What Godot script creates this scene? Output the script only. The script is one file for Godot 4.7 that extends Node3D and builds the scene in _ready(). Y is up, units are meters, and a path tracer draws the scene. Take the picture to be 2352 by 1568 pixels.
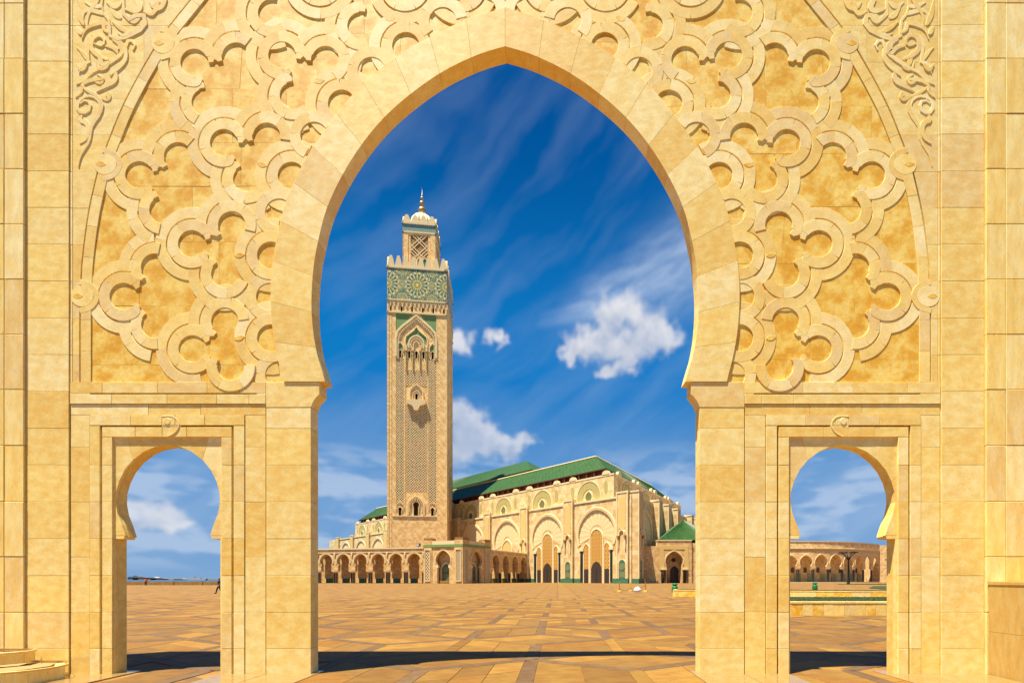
extends Node3D
# One unit is a metre, y is up. The camera looks along -z from eye height; the gate stands across the view, the mosque far behind it.

const F := 1100.0        # focal length, in units of a picture 2352 wide
const CX := 1280.0       # principal point
const HY := 1328.0       # horizon
const EYE := 1.75
const S := 125.714       # gate units per metre
const GD := 8.75         # distance to the gate front

var mats := {}
var tex := {}
var used := {}
var rng := RandomNumberGenerator.new()


class MB:
	var p := PackedVector3Array()
	var uv := PackedVector2Array()
	var xf := Transform3D.IDENTITY

	func flat_uv(a: Vector3, n: Vector3) -> Vector2:
		var m := n.abs()
		if m.y > 0.75:
			return Vector2(a.x, a.z)
		if m.x > m.z:
			return Vector2(a.z, -a.y)
		return Vector2(a.x, -a.y)

	func tri(a: Vector3, b: Vector3, c: Vector3) -> void:
		var n := (b - a).cross(c - a).normalized()
		uv.push_back(flat_uv(a, n)); uv.push_back(flat_uv(c, n)); uv.push_back(flat_uv(b, n))
		p.push_back(xf * a); p.push_back(xf * c); p.push_back(xf * b)

	func quad(a: Vector3, b: Vector3, c: Vector3, d: Vector3) -> void:
		var n := (c - a).cross(d - b).normalized()
		var ua := flat_uv(a, n)
		var ub := flat_uv(b, n)
		var uc := flat_uv(c, n)
		var ud := flat_uv(d, n)
		uv.append_array(PackedVector2Array([ua, uc, ub, ua, ud, uc]))
		var wa := xf * a
		var wc := xf * c
		p.append_array(PackedVector3Array([wa, wc, xf * b, wa, xf * d, wc]))

	# a triangle or quad with its own texture coordinates
	func quad_uv(a: Vector3, b: Vector3, c: Vector3, d: Vector3, r: Rect2) -> void:
		var e := r.end
		var s := r.position
		uv.append_array(PackedVector2Array([Vector2(s.x, e.y), Vector2(e.x, s.y), Vector2(e.x, e.y), Vector2(s.x, e.y), Vector2(s.x, s.y), Vector2(e.x, s.y)]))
		p.append_array(PackedVector3Array([xf * a, xf * c, xf * b, xf * a, xf * d, xf * c]))

	func box(lo: Vector3, hi: Vector3) -> void:
		var a := Vector3(lo.x, lo.y, hi.z); var b := Vector3(hi.x, lo.y, hi.z); var c := Vector3(hi.x, hi.y, hi.z); var d := Vector3(lo.x, hi.y, hi.z)
		var e := Vector3(lo.x, lo.y, lo.z); var f := Vector3(hi.x, lo.y, lo.z); var g := Vector3(hi.x, hi.y, lo.z); var h := Vector3(lo.x, hi.y, lo.z)
		quad(a, b, c, d); quad(f, e, h, g); quad(e, a, d, h); quad(b, f, g, c); quad(d, c, g, h); quad(e, f, b, a)

	# a stone with chamfered front edges; no back
	func block(x0: float, y0: float, x1: float, y1: float, zb: float, zf: float, ch: float) -> void:
		prism(PackedVector2Array([Vector2(x0, y0), Vector2(x1, y0), Vector2(x1, y1), Vector2(x0, y1)]), zb, zf, ch)

	func prism(poly_in: PackedVector2Array, zb: float, zf: float, ch := 0.0, back := false) -> void:
		var poly := poly_in
		if Geometry2D.is_polygon_clockwise(poly) == false:
			pass
		var area := 0.0
		for i in poly.size():
			var a := poly[i]
			var b := poly[(i + 1) % poly.size()]
			area += a.x * b.y - b.x * a.y
		if area < 0.0:
			poly = poly.duplicate()
			poly.reverse()
		var n := poly.size()
		var front := poly
		if ch > 0.0:
			front = PackedVector2Array()
			for i in n:
				var e0 := (poly[i] - poly[(i + n - 1) % n]).normalized()
				var e1 := (poly[(i + 1) % n] - poly[i]).normalized()
				var n0 := Vector2(-e0.y, e0.x)
				var n1 := Vector2(-e1.y, e1.x)
				var m := n0 + n1
				var k := m.length_squared()
				if k < 0.3:
					front.push_back(poly[i] + n0 * ch)
				else:
					front.push_back(poly[i] + m * (2.0 / k) * ch)
		var t := Geometry2D.triangulate_polygon(front)
		for i in range(0, t.size(), 3):
			var a := front[t[i]]
			var b := front[t[i + 1]]
			var c := front[t[i + 2]]
			if (b - a).cross(c - a) < 0.0:
				var sw := b
				b = c
				c = sw
			tri(Vector3(a.x, a.y, zf), Vector3(b.x, b.y, zf), Vector3(c.x, c.y, zf))
			if back:
				tri(Vector3(a.x, a.y, zb), Vector3(c.x, c.y, zb), Vector3(b.x, b.y, zb))
		for i in n:
			var j := (i + 1) % n
			var a := poly[i]
			var b := poly[j]
			if ch > 0.0:
				quad(Vector3(a.x, a.y, zf - ch), Vector3(b.x, b.y, zf - ch), Vector3(front[j].x, front[j].y, zf), Vector3(front[i].x, front[i].y, zf))
			quad(Vector3(a.x, a.y, zb), Vector3(b.x, b.y, zb), Vector3(b.x, b.y, zf - ch), Vector3(a.x, a.y, zf - ch))

	# a band of varying width along a line in the xy plane, with chamfered edges
	func ribbon(pts: PackedVector2Array, w: PackedFloat32Array, zb: float, zf: float, ch: float) -> void:
		var n := pts.size()
		var l := PackedVector2Array()
		var r := PackedVector2Array()
		var li := PackedVector2Array()
		var ri := PackedVector2Array()
		for i in n:
			var t := (pts[mini(i + 1, n - 1)] - pts[maxi(i - 1, 0)]).normalized()
			var o := Vector2(-t.y, t.x)
			var h := w[i] * 0.5
			l.push_back(pts[i] + o * h)
			r.push_back(pts[i] - o * h)
			var c := minf(ch, h * 0.6)
			li.push_back(pts[i] + o * (h - c))
			ri.push_back(pts[i] - o * (h - c))
		for i in n - 1:
			var j := i + 1
			quad(v3(ri[i], zf), v3(ri[j], zf), v3(li[j], zf), v3(li[i], zf))
			quad(v3(r[i], zf - ch), v3(r[j], zf - ch), v3(ri[j], zf), v3(ri[i], zf))
			quad(v3(li[i], zf), v3(li[j], zf), v3(l[j], zf - ch), v3(l[i], zf - ch))
			quad(v3(r[i], zb), v3(r[j], zb), v3(r[j], zf - ch), v3(r[i], zf - ch))
			quad(v3(l[i], zf - ch), v3(l[j], zf - ch), v3(l[j], zb), v3(l[i], zb))
		for k in [0, n - 1]:
			quad(v3(l[k], zb), v3(r[k], zb), v3(r[k], zf - ch), v3(l[k], zf - ch))
			quad(v3(l[k], zf - ch), v3(r[k], zf - ch), v3(ri[k], zf), v3(li[k], zf))

	static func v3(a: Vector2, z: float) -> Vector3:
		return Vector3(a.x, a.y, z)

	# a flat sheet over a polygon in the xz plane at height y, and its edges down to y0
	func slab(poly: PackedVector2Array, y0: float, y1: float, ch := 0.0) -> void:
		var keep := xf
		xf = xf * Transform3D(Basis(Vector3.RIGHT, Vector3(0, 0, -1), Vector3.UP), Vector3.ZERO)
		# local (x, y, z) -> (x, z, -y)
		prism(poly, y0, y1, ch)
		xf = keep

	func lathe(profile: PackedVector2Array, n: int, at := Vector3.ZERO, lobes := 0, lobe_depth := 0.0) -> void:
		for i in profile.size() - 1:
			for k in n:
				var q := []
				for s in [[k, i], [k + 1, i], [k + 1, i + 1], [k, i + 1]]:
					var ang: float = TAU * s[0] / n
					var r: float = profile[s[1]].x
					if lobes > 0:
						r *= 1.0 - lobe_depth * (1.0 - absf(sin(ang * lobes * 0.5)))
					q.push_back(at + Vector3(cos(ang) * r, profile[s[1]].y, -sin(ang) * r))
				if profile[i].x > 1e-5 and profile[i + 1].x > 1e-5:
					quad(q[0], q[1], q[2], q[3])
				elif profile[i].x > 1e-5:
					tri(q[0], q[1], q[2])
				elif profile[i + 1].x > 1e-5:
					tri(q[0], q[2], q[3])

	func tube(a: Vector3, b: Vector3, r0: float, r1: float, n := 8, caps := true) -> void:
		var d := (b - a).normalized()
		var s := d.cross(Vector3.UP if absf(d.y) < 0.9 else Vector3.RIGHT).normalized()
		var t := s.cross(d)
		for k in n:
			var a0 := TAU * k / n
			var a1 := TAU * (k + 1) / n
			var o0 := s * cos(a0) + t * sin(a0)
			var o1 := s * cos(a1) + t * sin(a1)
			quad(a + o1 * r0, a + o0 * r0, b + o0 * r1, b + o1 * r1)
			if caps:
				tri(a, a + o0 * r0, a + o1 * r0)
				tri(b, b + o1 * r1, b + o0 * r1)

	func mesh(smooth := false) -> ArrayMesh:
		if smooth:
			var st := SurfaceTool.new()
			st.begin(Mesh.PRIMITIVE_TRIANGLES)
			for i in p.size():
				st.set_uv(uv[i])
				st.add_vertex(p[i].snapped(Vector3.ONE * 1e-5))
			st.generate_normals()
			return st.commit()
		var nn := PackedVector3Array()
		nn.resize(p.size())
		for i in range(0, p.size(), 3):
			var q := (p[i + 2] - p[i]).cross(p[i + 1] - p[i]).normalized()
			nn[i] = q; nn[i + 1] = q; nn[i + 2] = q
		var arr := []
		arr.resize(Mesh.ARRAY_MAX)
		arr[Mesh.ARRAY_VERTEX] = p
		arr[Mesh.ARRAY_NORMAL] = nn
		arr[Mesh.ARRAY_TEX_UV] = uv
		var m := ArrayMesh.new()
		m.add_surface_from_arrays(Mesh.PRIMITIVE_TRIANGLES, arr)
		return m


func numbered(called: String) -> String:
	var n: int = used.get(called, 0)
	used[called] = n + 1
	return called if n == 0 else "%s_%03d" % [called, n]


func thing(called: String, label: String, category: String, at := Vector3.ZERO, turn := 0.0, group := "") -> Node3D:
	var o := Node3D.new()
	o.name = numbered(called)
	add_child(o)
	o.position = at
	o.rotation.y = turn
	tag(o, label, category, group)
	return o


func tag(o: Node, label: String, category: String, group := "") -> void:
	o.set_meta("label", label)
	o.set_meta("category", category)
	o.set_meta("kind", "thing")
	if group:
		o.set_meta("group", group)


func place(parent: Node, called: String, m: Mesh, mat: Material) -> MeshInstance3D:
	var o := MeshInstance3D.new()
	var key := str(parent.get_instance_id()) + called
	var n: int = used.get(key, 0)
	used[key] = n + 1
	if parent == self:
		o.name = numbered(called)
	else:
		o.name = called if n == 0 else "%s_%03d" % [called, n]
	o.mesh = m
	o.material_override = mat
	parent.add_child(o, true)
	return o


func part(parent: Node, called: String, mb: MB, mat: Material, smooth := false) -> MeshInstance3D:
	return place(parent, called, mb.mesh(smooth), mat)


func structure(called: String, mb: MB, mat: Material) -> MeshInstance3D:
	var o := place(self, called, mb.mesh(), mat)
	o.set_meta("kind", "structure")
	return o


func stuff(o: Node) -> Node:
	o.set_meta("kind", "stuff")
	return o


# where a ray through (u, v) of the photograph is at distance d
func P(u: float, v: float, d: float) -> Vector3:
	return Vector3((u - CX) / F * d, EYE + (HY - v) / F * d, -d)


# gate front coordinates
func g2(u: float, v: float) -> Vector2:
	return Vector2((u - CX) / S, EYE + (HY - v) / S)


func gpts(a: Array) -> PackedVector2Array:
	var out := PackedVector2Array()
	for q in a:
		out.push_back(g2(q[0], q[1]))
	return out


# a smooth line through the points
func smooth_line(c: PackedVector2Array, per: int) -> PackedVector2Array:
	var out := PackedVector2Array()
	var n := c.size()
	for i in n - 1:
		var p0 := c[maxi(i - 1, 0)]
		var p3 := c[mini(i + 2, n - 1)]
		for k in per:
			out.push_back(c[i].cubic_interpolate(c[i + 1], p0, p3, float(k) / per))
	out.push_back(c[n - 1])
	return out


func resample(c: PackedVector2Array, n: int) -> PackedVector2Array:
	var len_at := PackedFloat32Array([0.0])
	for i in c.size() - 1:
		len_at.push_back(len_at[i] + c[i].distance_to(c[i + 1]))
	var out := PackedVector2Array()
	var k := 0
	for i in n + 1:
		var s: float = len_at[-1] * i / n
		while k < c.size() - 2 and len_at[k + 1] < s:
			k += 1
		var q: float = clampf((s - len_at[k]) / maxf(len_at[k + 1] - len_at[k], 1e-6), 0, 1)
		out.push_back(c[k].lerp(c[k + 1], q))
	return out


func even(n: int, w: float) -> PackedFloat32Array:
	var a := PackedFloat32Array()
	a.resize(n)
	a.fill(w)
	return a


# a horseshoe arch from its left foot over the top to its right foot
func horseshoe(cx: float, cy: float, r: float, under: float, peak: float, n := 16) -> PackedVector2Array:
	var out := PackedVector2Array()
	var a0 := PI + deg_to_rad(under)
	var a1 := -deg_to_rad(under)
	for i in n + 1:
		var a := lerpf(a0, a1, float(i) / n)
		var s := sin(a)
		var lift := peak * maxf(0.0, 1.0 - absf(cos(a)) * 1.5) if s > 0.0 else 0.0
		out.push_back(Vector2(cx + r * cos(a), cy + r * s + lift))
	return out


func _ready() -> void:
	rng.seed = 7
	# camera
	var cam := Camera3D.new()
	cam.name = "camera"
	add_child(cam)
	cam.position = Vector3(0, EYE, 0)
	cam.projection = Camera3D.PROJECTION_FRUSTUM
	cam.near = 0.1
	cam.far = 12000.0
	cam.keep_aspect = Camera3D.KEEP_HEIGHT
	cam.size = 0.1 * 1567.0 / F
	cam.frustum_offset = Vector2((1176.0 - CX) / F * 0.1, (HY - 784.0) / F * 0.1)
	cam.current = true
	# sky, sun, exposure
	var env := Environment.new()
	env.background_mode = Environment.BG_SKY
	var sky := Sky.new()
	var pano := PanoramaSkyMaterial.new()
	pano.panorama = make_sky()
	pano.energy_multiplier = 1.0
	sky.sky_material = pano
	env.sky = sky
	env.background_energy_multiplier = 1.0
	env.tonemap_mode = Environment.TONE_MAPPER_LINEAR
	env.tonemap_exposure = 2.42
	env.sdfgi_enabled = true
	env.ssao_enabled = true
	env.ssil_enabled = true
	var we := WorldEnvironment.new()
	we.name = "environment"
	we.environment = env
	add_child(we)
	var sun := DirectionalLight3D.new()
	sun.name = "sun"
	add_child(sun)
	var az := deg_to_rad(54.0)
	var el := deg_to_rad(72.0)
	var towards := Vector3(-sin(az) * cos(el), sin(el), cos(az) * cos(el))
	sun.basis = Basis.looking_at(-towards, Vector3.UP)
	sun.light_color = Color(1.0, 0.96, 0.88)
	sun.light_energy = 1.6
	sun.light_angular_distance = 0.55
	sun.shadow_enabled = true
	sun.directional_shadow_max_distance = 500.0

	make_materials()
	build_plaza()
	build_gate()
	build_gate_neighbours()
	build_minaret()
	build_mosque()
	build_galleries()
	build_gatehouse()
	build_curved_arcade()
	build_planters()
	build_shore()
	build_small_things()


# ---------------------------------------------------------------- textures

func noise_bytes(w: int, h: int, freq: float, sd: int, oct := 4, warp := 0.0, kind := FastNoiseLite.TYPE_SIMPLEX_SMOOTH, ridged := false) -> PackedByteArray:
	var n := FastNoiseLite.new()
	n.seed = sd
	n.noise_type = kind
	n.frequency = freq
	n.fractal_type = FastNoiseLite.FRACTAL_RIDGED if ridged else FastNoiseLite.FRACTAL_FBM
	n.fractal_octaves = oct
	if warp > 0.0:
		n.domain_warp_enabled = true
		n.domain_warp_amplitude = warp
		n.domain_warp_frequency = freq * 1.3
	var im := n.get_seamless_image(w, h)
	im.convert(Image.FORMAT_L8)
	return im.get_data()


func finish(data: PackedByteArray, w: int, h: int) -> ImageTexture:
	return ImageTexture.create_from_image(Image.create_from_data(w, h, false, Image.FORMAT_RGB8, data))


# three layers of noise between three colours, with pits
func stone_texture(size: int, base: Color, stain: Color, pale: Color, f0: float, amount: float, pale_amount: float, pits: float, sd: int) -> ImageTexture:
	var a := noise_bytes(size, size, f0, sd, 5, 40.0)
	var b := noise_bytes(size, size, f0 * 2.2, sd + 1, 4, 60.0, FastNoiseLite.TYPE_SIMPLEX_SMOOTH, true)
	var c := noise_bytes(size, size, 0.09, sd + 2, 3)
	var e := noise_bytes(size, size, 0.035, sd + 3, 3, 20.0)
	var fib := noise_bytes(size, size, 0.028, sd + 4, 4, 26.0)
	var out := PackedByteArray()
	out.resize(size * size * 3)
	var k := 0
	for i in size * size:
		var f := fib[i] / 255.0 - 0.5
		var s := clampf((a[i] / 255.0 - 0.5) * 1.8 + (e[i] / 255.0 - 0.5) * 0.7 + f * 0.9 + 0.45, 0.0, 1.0) * amount
		var q := clampf((b[i] / 255.0 - 0.45) * 2.0 - f * 1.2, 0.0, 1.0) * clampf((0.5 - a[i] / 255.0) * 3.0 + (e[i] / 255.0 - 0.5) * 1.5, 0.0, 1.0) * pale_amount
		var g := 1.0 + (c[i] / 255.0 - 0.5) * 0.05 + f * 0.1
		if c[i] < 70 and e[i] < 118:
			g -= pits * (70 - c[i]) / 40.0
		var r := lerpf(lerpf(base.r, stain.r, s), pale.r, q) * g
		var gg := lerpf(lerpf(base.g, stain.g, s), pale.g, q) * g
		var bb := lerpf(lerpf(base.b, stain.b, s), pale.b, q) * g
		out[k] = int(clampf(r, 0, 1) * 255.0)
		out[k + 1] = int(clampf(gg, 0, 1) * 255.0)
		out[k + 2] = int(clampf(bb, 0, 1) * 255.0)
		k += 3
	return finish(out, size, size)


# coursed stones seen from far off: only the tone of each stone and its joint
func masonry_texture(size: int, cols: int, rows: int, a: Color, b: Color, joint: Color, spread: float, sd: int) -> ImageTexture:
	var n := noise_bytes(size, size, 0.012, sd, 4, 20.0)
	var out := PackedByteArray()
	out.resize(size * size * 3)
	var r := RandomNumberGenerator.new()
	r.seed = sd
	var tone := []
	for i in cols * rows:
		tone.push_back(r.randf())
	var cw := size / cols
	var rh := size / rows
	for y in size:
		var row := (y / rh) % rows
		var shift := (row % 2) * cw / 2
		for x in size:
			var xx := (x + shift) % size
			var col := xx / cw
			var t: float = tone[row * cols + col]
			var i := y * size + x
			var m := clampf(t * spread + (n[i] / 255.0 - 0.5) * 0.9 + 0.5 - spread * 0.5, 0, 1)
			var c := a.lerp(b, m)
			if xx % cw == 0 or y % rh == 0:
				c = c.lerp(joint, 0.6)
			out[i * 3] = int(c.r * 255.0)
			out[i * 3 + 1] = int(c.g * 255.0)
			out[i * 3 + 2] = int(c.b * 255.0)
	return finish(out, size, size)


func relief_texture(size: int, freq: float, sd: int) -> ImageTexture:
	var a := noise_bytes(size, size, freq, sd, 5)
	var out := PackedByteArray()
	out.resize(size * size * 3)
	for i in size * size:
		out[i * 3] = a[i]; out[i * 3 + 1] = a[i]; out[i * 3 + 2] = a[i]
	return finish(out, size, size)


# an interlaced star mosaic: rings of petals round a centre, repeated
func zellige_texture(w: int, h: int, stars: Array, sd: int) -> ImageTexture:
	var im := Image.create(w, h, false, Image.FORMAT_RGB8)
	var cream := Color(0.84, 0.8, 0.58)
	var gold := Color(0.72, 0.58, 0.18)
	var teal := Color(0.06, 0.44, 0.42)
	var blue := Color(0.08, 0.33, 0.5)
	var green := Color(0.24, 0.5, 0.24)
	for y in h:
		for x in w:
			var best := 1e9
			var dx := 0.0
			var dy := 0.0
			var rad := 1.0
			for s in stars:
				var ex: float = x - s[0] * w
				var ey: float = y - s[1] * h
				var d: float = sqrt(ex * ex + ey * ey) / (s[2] * h)
				if d < best:
					best = d; dx = ex; dy = ey; rad = s[2] * h
			var ang := atan2(dy, dx)
			var c := teal
			var seg: float = absf(fposmod(ang / TAU * 16.0, 1.0) - 0.5) * 2.0
			var seg2: float = absf(fposmod(ang / TAU * 16.0 + 0.5, 1.0) - 0.5) * 2.0
			if best < 0.1:
				c = cream
			elif best < 0.2:
				c = gold
			elif best < 0.24:
				c = green
			elif best < 0.5:
				c = cream if seg > 0.5 + (best - 0.24) * 1.2 else (gold if best < 0.37 else teal)
			elif best < 0.56:
				c = gold
			elif best < 0.8:
				c = teal if seg2 > 0.6 else (cream if seg > 0.7 else (gold if best < 0.68 else blue))
			elif best < 0.95:
				c = gold if seg > 0.45 else cream
			else:
				var cell := Vector2i(int(x / 7), int(y / 7))
				var v := (cell.x * 7 + cell.y * 13 + (cell.x * cell.y) % 5) % 6
				c = [teal, cream, blue, gold, teal, green][v]
			im.set_pixel(x, y, c)
	return ImageTexture.create_from_image(im)


# screens of pierced or inlaid stars: ground, bar and eye colours on a square lattice
func lattice_texture(size: int, cells: int, ground: Color, bar: Color, eye: Color, bar_w: float, eye_r: float) -> ImageTexture:
	var im := Image.create(size, size, false, Image.FORMAT_RGB8)
	for y in size:
		for x in size:
			var u := fposmod(float(x) / size * cells, 1.0) - 0.5
			var v := fposmod(float(y) / size * cells, 1.0) - 0.5
			var d1: float = minf(absf(u - v), minf(absf(u - v - 1.0), absf(u - v + 1.0)))
			var d2: float = minf(absf(u + v), minf(absf(u + v - 1.0), absf(u + v + 1.0)))
			var c := ground
			if minf(d1, d2) < bar_w or minf(absf(u), absf(v)) < bar_w * 0.5:
				c = bar
			var r := sqrt(u * u + v * v)
			if r < eye_r * (0.75 + 0.25 * cos(atan2(v, u) * 8.0)):
				c = eye
			im.set_pixel(x, y, c)
	return ImageTexture.create_from_image(im)


# ---------------------------------------------------------------- materials

func mat(key: String, color: Color, rough := 0.85, t: Texture2D = null, scale := Vector3.ONE, triplanar := true, world := true, offset := Vector3.ZERO, spec := 0.4) -> StandardMaterial3D:
	var m := StandardMaterial3D.new()
	m.resource_name = key
	m.albedo_color = color
	m.roughness = rough
	m.metallic_specular = spec
	if t:
		m.albedo_texture = t
		m.uv1_scale = scale
		m.uv1_offset = offset
		if triplanar:
			m.uv1_triplanar = true
			m.uv1_triplanar_sharpness = 6.0
			m.uv1_world_triplanar = world
	mats[key] = m
	return m


func bump(m: StandardMaterial3D, t: Texture2D, cm: float) -> void:
	m.heightmap_enabled = true
	m.heightmap_texture = t
	m.heightmap_scale = cm


func lin(r: float, g: float, b: float) -> Color:
	return Color(r, g, b).linear_to_srgb()


# one of several cuts of the same stone
func pick(family: String) -> StandardMaterial3D:
	var n := 0
	while mats.has("%s %d" % [family, n]):
		n += 1
	return mats["%s %d" % [family, rng.randi() % n]]


func make_materials() -> void:
	var grain := relief_texture(512, 0.02, 31)
	var t_block := stone_texture(768, Color(0.96, 0.92, 0.82), Color(0.92, 0.8, 0.55), Color(1.0, 1.0, 0.97), 0.011, 0.55, 0.6, 0.16, 3)
	var t_band := stone_texture(512, Color(0.97, 0.93, 0.85), Color(0.93, 0.82, 0.6), Color(1.0, 1.0, 0.97), 0.008, 0.5, 0.5, 0.08, 13)
	var t_field := stone_texture(768, Color(0.98, 0.93, 0.76), Color(0.9, 0.73, 0.33), Color(1.0, 1.0, 0.94), 0.0075, 0.95, 0.8, 0.03, 23)
	var t_slab := stone_texture(512, Color(0.95, 0.9, 0.8), Color(0.84, 0.72, 0.56), Color(1.0, 0.97, 0.9), 0.006, 0.7, 0.3, 0.05, 43)
	# cut stones of the gate: tints of one quarry, each lying differently in its vein
	var tints := [lin(0.92, 0.826, 0.446), lin(0.89, 0.745, 0.323), lin(0.91, 0.796, 0.408), lin(0.85, 0.714, 0.389), lin(0.93, 0.796, 0.351), lin(0.86, 0.683, 0.266), lin(0.94, 0.867, 0.532)]
	for i in tints.size():
		var m := mat("gate block %d" % i, tints[i], 0.62, t_block, Vector3(0.36, 0.46, 0.36) * (1.0 + 0.12 * (i % 3)), true, true, Vector3(i * 0.37, i * 0.61, i * 0.13))
		bump(m, grain, 0.12)
		m = mat("tall block %d" % i, tints[i], 0.6, t_block, Vector3(0.55, 0.16, 0.55), true, true, Vector3(i * 0.27, i * 0.51, i * 0.33))
		bump(m, grain, 0.12)
		m = mat("carved band %d" % i, tints[(i * 3) % 7], 0.66, t_band, Vector3.ONE * 0.4, true, true, Vector3(i * 0.17, i * 0.71, i * 0.43))
		bump(m, grain, 0.1)
	var ftints := [lin(0.88, 0.725, 0.286), lin(0.86, 0.688, 0.244), lin(0.9, 0.753, 0.344), lin(0.87, 0.679, 0.218)]
	for i in ftints.size():
		var m := mat("golden field %d" % i, ftints[i], 0.6, t_field, Vector3.ONE * (0.36 + 0.05 * (i % 2)), true, true, Vector3(i * 0.41, i * 0.23, 0))
		bump(m, grain, 0.15)
	mat("joint", lin(0.3, 0.2, 0.08), 0.95)
	var ptints := [lin(0.240, 0.143, 0.025), lin(0.188, 0.107, 0.018), lin(0.293, 0.179, 0.033), lin(0.217, 0.131, 0.029), lin(0.231, 0.124, 0.017)]
	for i in ptints.size():
		var m := mat("paving slab %d" % i, ptints[i], 0.75, t_slab, Vector3(0.45, 0.45, 0.9), true, true, Vector3(i * 0.31, 0, i * 0.47))
		bump(m, grain, 0.2)
	for i in 3:
		var m := mat("paving strap %d" % i, [lin(0.143, 0.095, 0.052), lin(0.133, 0.087, 0.045), lin(0.157, 0.106, 0.056)][i], 0.75, t_slab, Vector3.ONE * 0.8, true, true, Vector3(i * 0.31, 0, i * 0.47))
		bump(m, grain, 0.2)
	mat("streaked marble", lin(0.55, 0.42, 0.18), 0.5, t_block, Vector3(0.9, 0.22, 0.9))
	mat("polished floor", lin(0.3, 0.22, 0.115), 0.16, t_block, Vector3.ONE * 0.5)
	# far stonework
	var t_far := masonry_texture(512, 8, 12, Color(1.0, 0.98, 0.93), Color(0.9, 0.8, 0.66), Color(0.72, 0.58, 0.4), 1.0, 53)
	mat("minaret stone", lin(0.92, 0.7, 0.36), 0.85, t_far, Vector3(0.09, 0.09, 0.09), false)
	mat("hall stone", lin(0.71, 0.6, 0.36), 0.85, t_far, Vector3(0.06, 0.05, 0.06), false)
	mat("gallery stone", lin(0.7, 0.53, 0.28), 0.85, t_far, Vector3(0.1, 0.1, 0.1), false)
	mat("arcade stone", lin(0.86, 0.67, 0.38), 0.85, t_far, Vector3(0.1, 0.1, 0.1), false)
	mat("pale trim", lin(0.71, 0.57, 0.32), 0.8)
	mat("arch stone", lin(0.75, 0.58, 0.3), 0.8)
	mat("fan stone pale", lin(0.73, 0.58, 0.32), 0.8)
	mat("fan stone gold", lin(0.702, 0.522, 0.243), 0.8)
	mat("brown shutter", lin(0.12, 0.07, 0.035), 0.6)
	mat("bronze door", lin(0.05, 0.034, 0.024), 0.55)
	mat("dark column", lin(0.025, 0.03, 0.028), 0.3)
	mat("green tile", lin(0.054, 0.171, 0.090), 0.45)
	mat("green panel", lin(0.171, 0.279, 0.090), 0.6)
	mat("olive panel", lin(0.135, 0.153, 0.050), 0.7)
	mat("red timber", lin(0.090, 0.023, 0.011), 0.7)
	mat("wood basin", lin(0.3, 0.15, 0.04), 0.6)
	var t_roof := stone_texture(512, Color(0.75, 0.95, 0.7), Color(0.55, 0.8, 0.62), Color(1.0, 1.0, 0.55), 0.011, 0.9, 1.3, 0.2, 63)
	mat("roof tile", lin(0.05, 0.098, 0.025), 0.5, t_roof, Vector3(0.06, 0.06, 0.06), true, false)
	mat("zellige frieze", Color.WHITE, 0.45, zellige_texture(640, 320, [[0.0, 0.5, 0.44], [0.5, 0.5, 0.44], [1.0, 0.5, 0.44], [0.25, 0.02, 0.2], [0.75, 0.02, 0.2], [0.25, 0.98, 0.2], [0.75, 0.98, 0.2], [0.25, 0.5, 0.14], [0.75, 0.5, 0.14]], 3), Vector3.ONE, false)
	mat("blue tile band", Color.WHITE, 0.45, lattice_texture(128, 2, Color(0.12, 0.4, 0.55), Color(0.6, 0.72, 0.5), Color(0.75, 0.7, 0.35), 0.08, 0.28), Vector3(0.55, 0.55, 0.55), false)
	mat("mosaic panel", Color(0.75, 0.8, 0.8), 0.45, zellige_texture(96, 256, [[0.5, 0.25, 0.17], [0.5, 0.75, 0.17]], 5), Vector3.ONE, false)
	mat("gilded screen", lin(0.9, 0.85, 0.8), 0.55, lattice_texture(192, 3, Color(0.88, 0.71, 0.36), Color(0.6, 0.4, 0.18), Color(0.92, 0.78, 0.46), 0.11, 0.22), Vector3.ONE * 0.22, false)
	mat("olive lattice", lin(0.85, 0.85, 0.85), 0.7, lattice_texture(128, 4, Color(0.5, 0.5, 0.26), Color(0.88, 0.8, 0.52), Color(0.62, 0.6, 0.34), 0.12, 0.1), Vector3.ONE * 0.5, false)
	mat("carved lattice", lin(0.85, 0.8, 0.7), 0.8, lattice_texture(128, 4, Color(0.78, 0.62, 0.34), Color(0.94, 0.84, 0.58), Color(0.7, 0.52, 0.26), 0.13, 0.08), Vector3.ONE * 0.35, false)
	# the small rest
	mat("grass", lin(0.032, 0.050, 0.009), 0.9)
	mat("bin green", lin(0.012, 0.16, 0.04), 0.4)
	mat("black metal", lin(0.015, 0.014, 0.013), 0.5)
	mat("yellow plastic", lin(0.55, 0.32, 0.03), 0.5)
	mat("white bag", lin(0.72, 0.72, 0.74), 0.5)
	mat("sea", lin(0.025, 0.06, 0.11), 0.55)
	mat("sea wall", lin(0.34, 0.22, 0.07), 0.9, t_far, Vector3.ONE * 0.2)
	mat("shore", lin(0.06, 0.07, 0.075), 0.9)
	mat("far white", lin(0.38, 0.38, 0.38), 0.8)
	mat("far red", lin(0.28, 0.16, 0.12), 0.8)
	mat("far blue", lin(0.09, 0.16, 0.26), 0.8)
	mat("far grey", lin(0.16, 0.17, 0.18), 0.8)
	mat("skin", lin(0.4, 0.22, 0.13), 0.7)
	mat("orange vest", lin(0.75, 0.14, 0.02), 0.8)
	mat("dark cloth", lin(0.02, 0.02, 0.025), 0.9)
	mat("red cloth", lin(0.2, 0.03, 0.02), 0.9)
	mat("gilded metal", lin(0.5, 0.31, 0.1), 0.35, null, Vector3.ONE, true, true, Vector3.ZERO, 0.6)
	mats["gilded metal"].metallic = 0.6
	mat("dome stone", lin(0.8, 0.68, 0.42), 0.75)


# ---------------------------------------------------------------- sky

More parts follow.
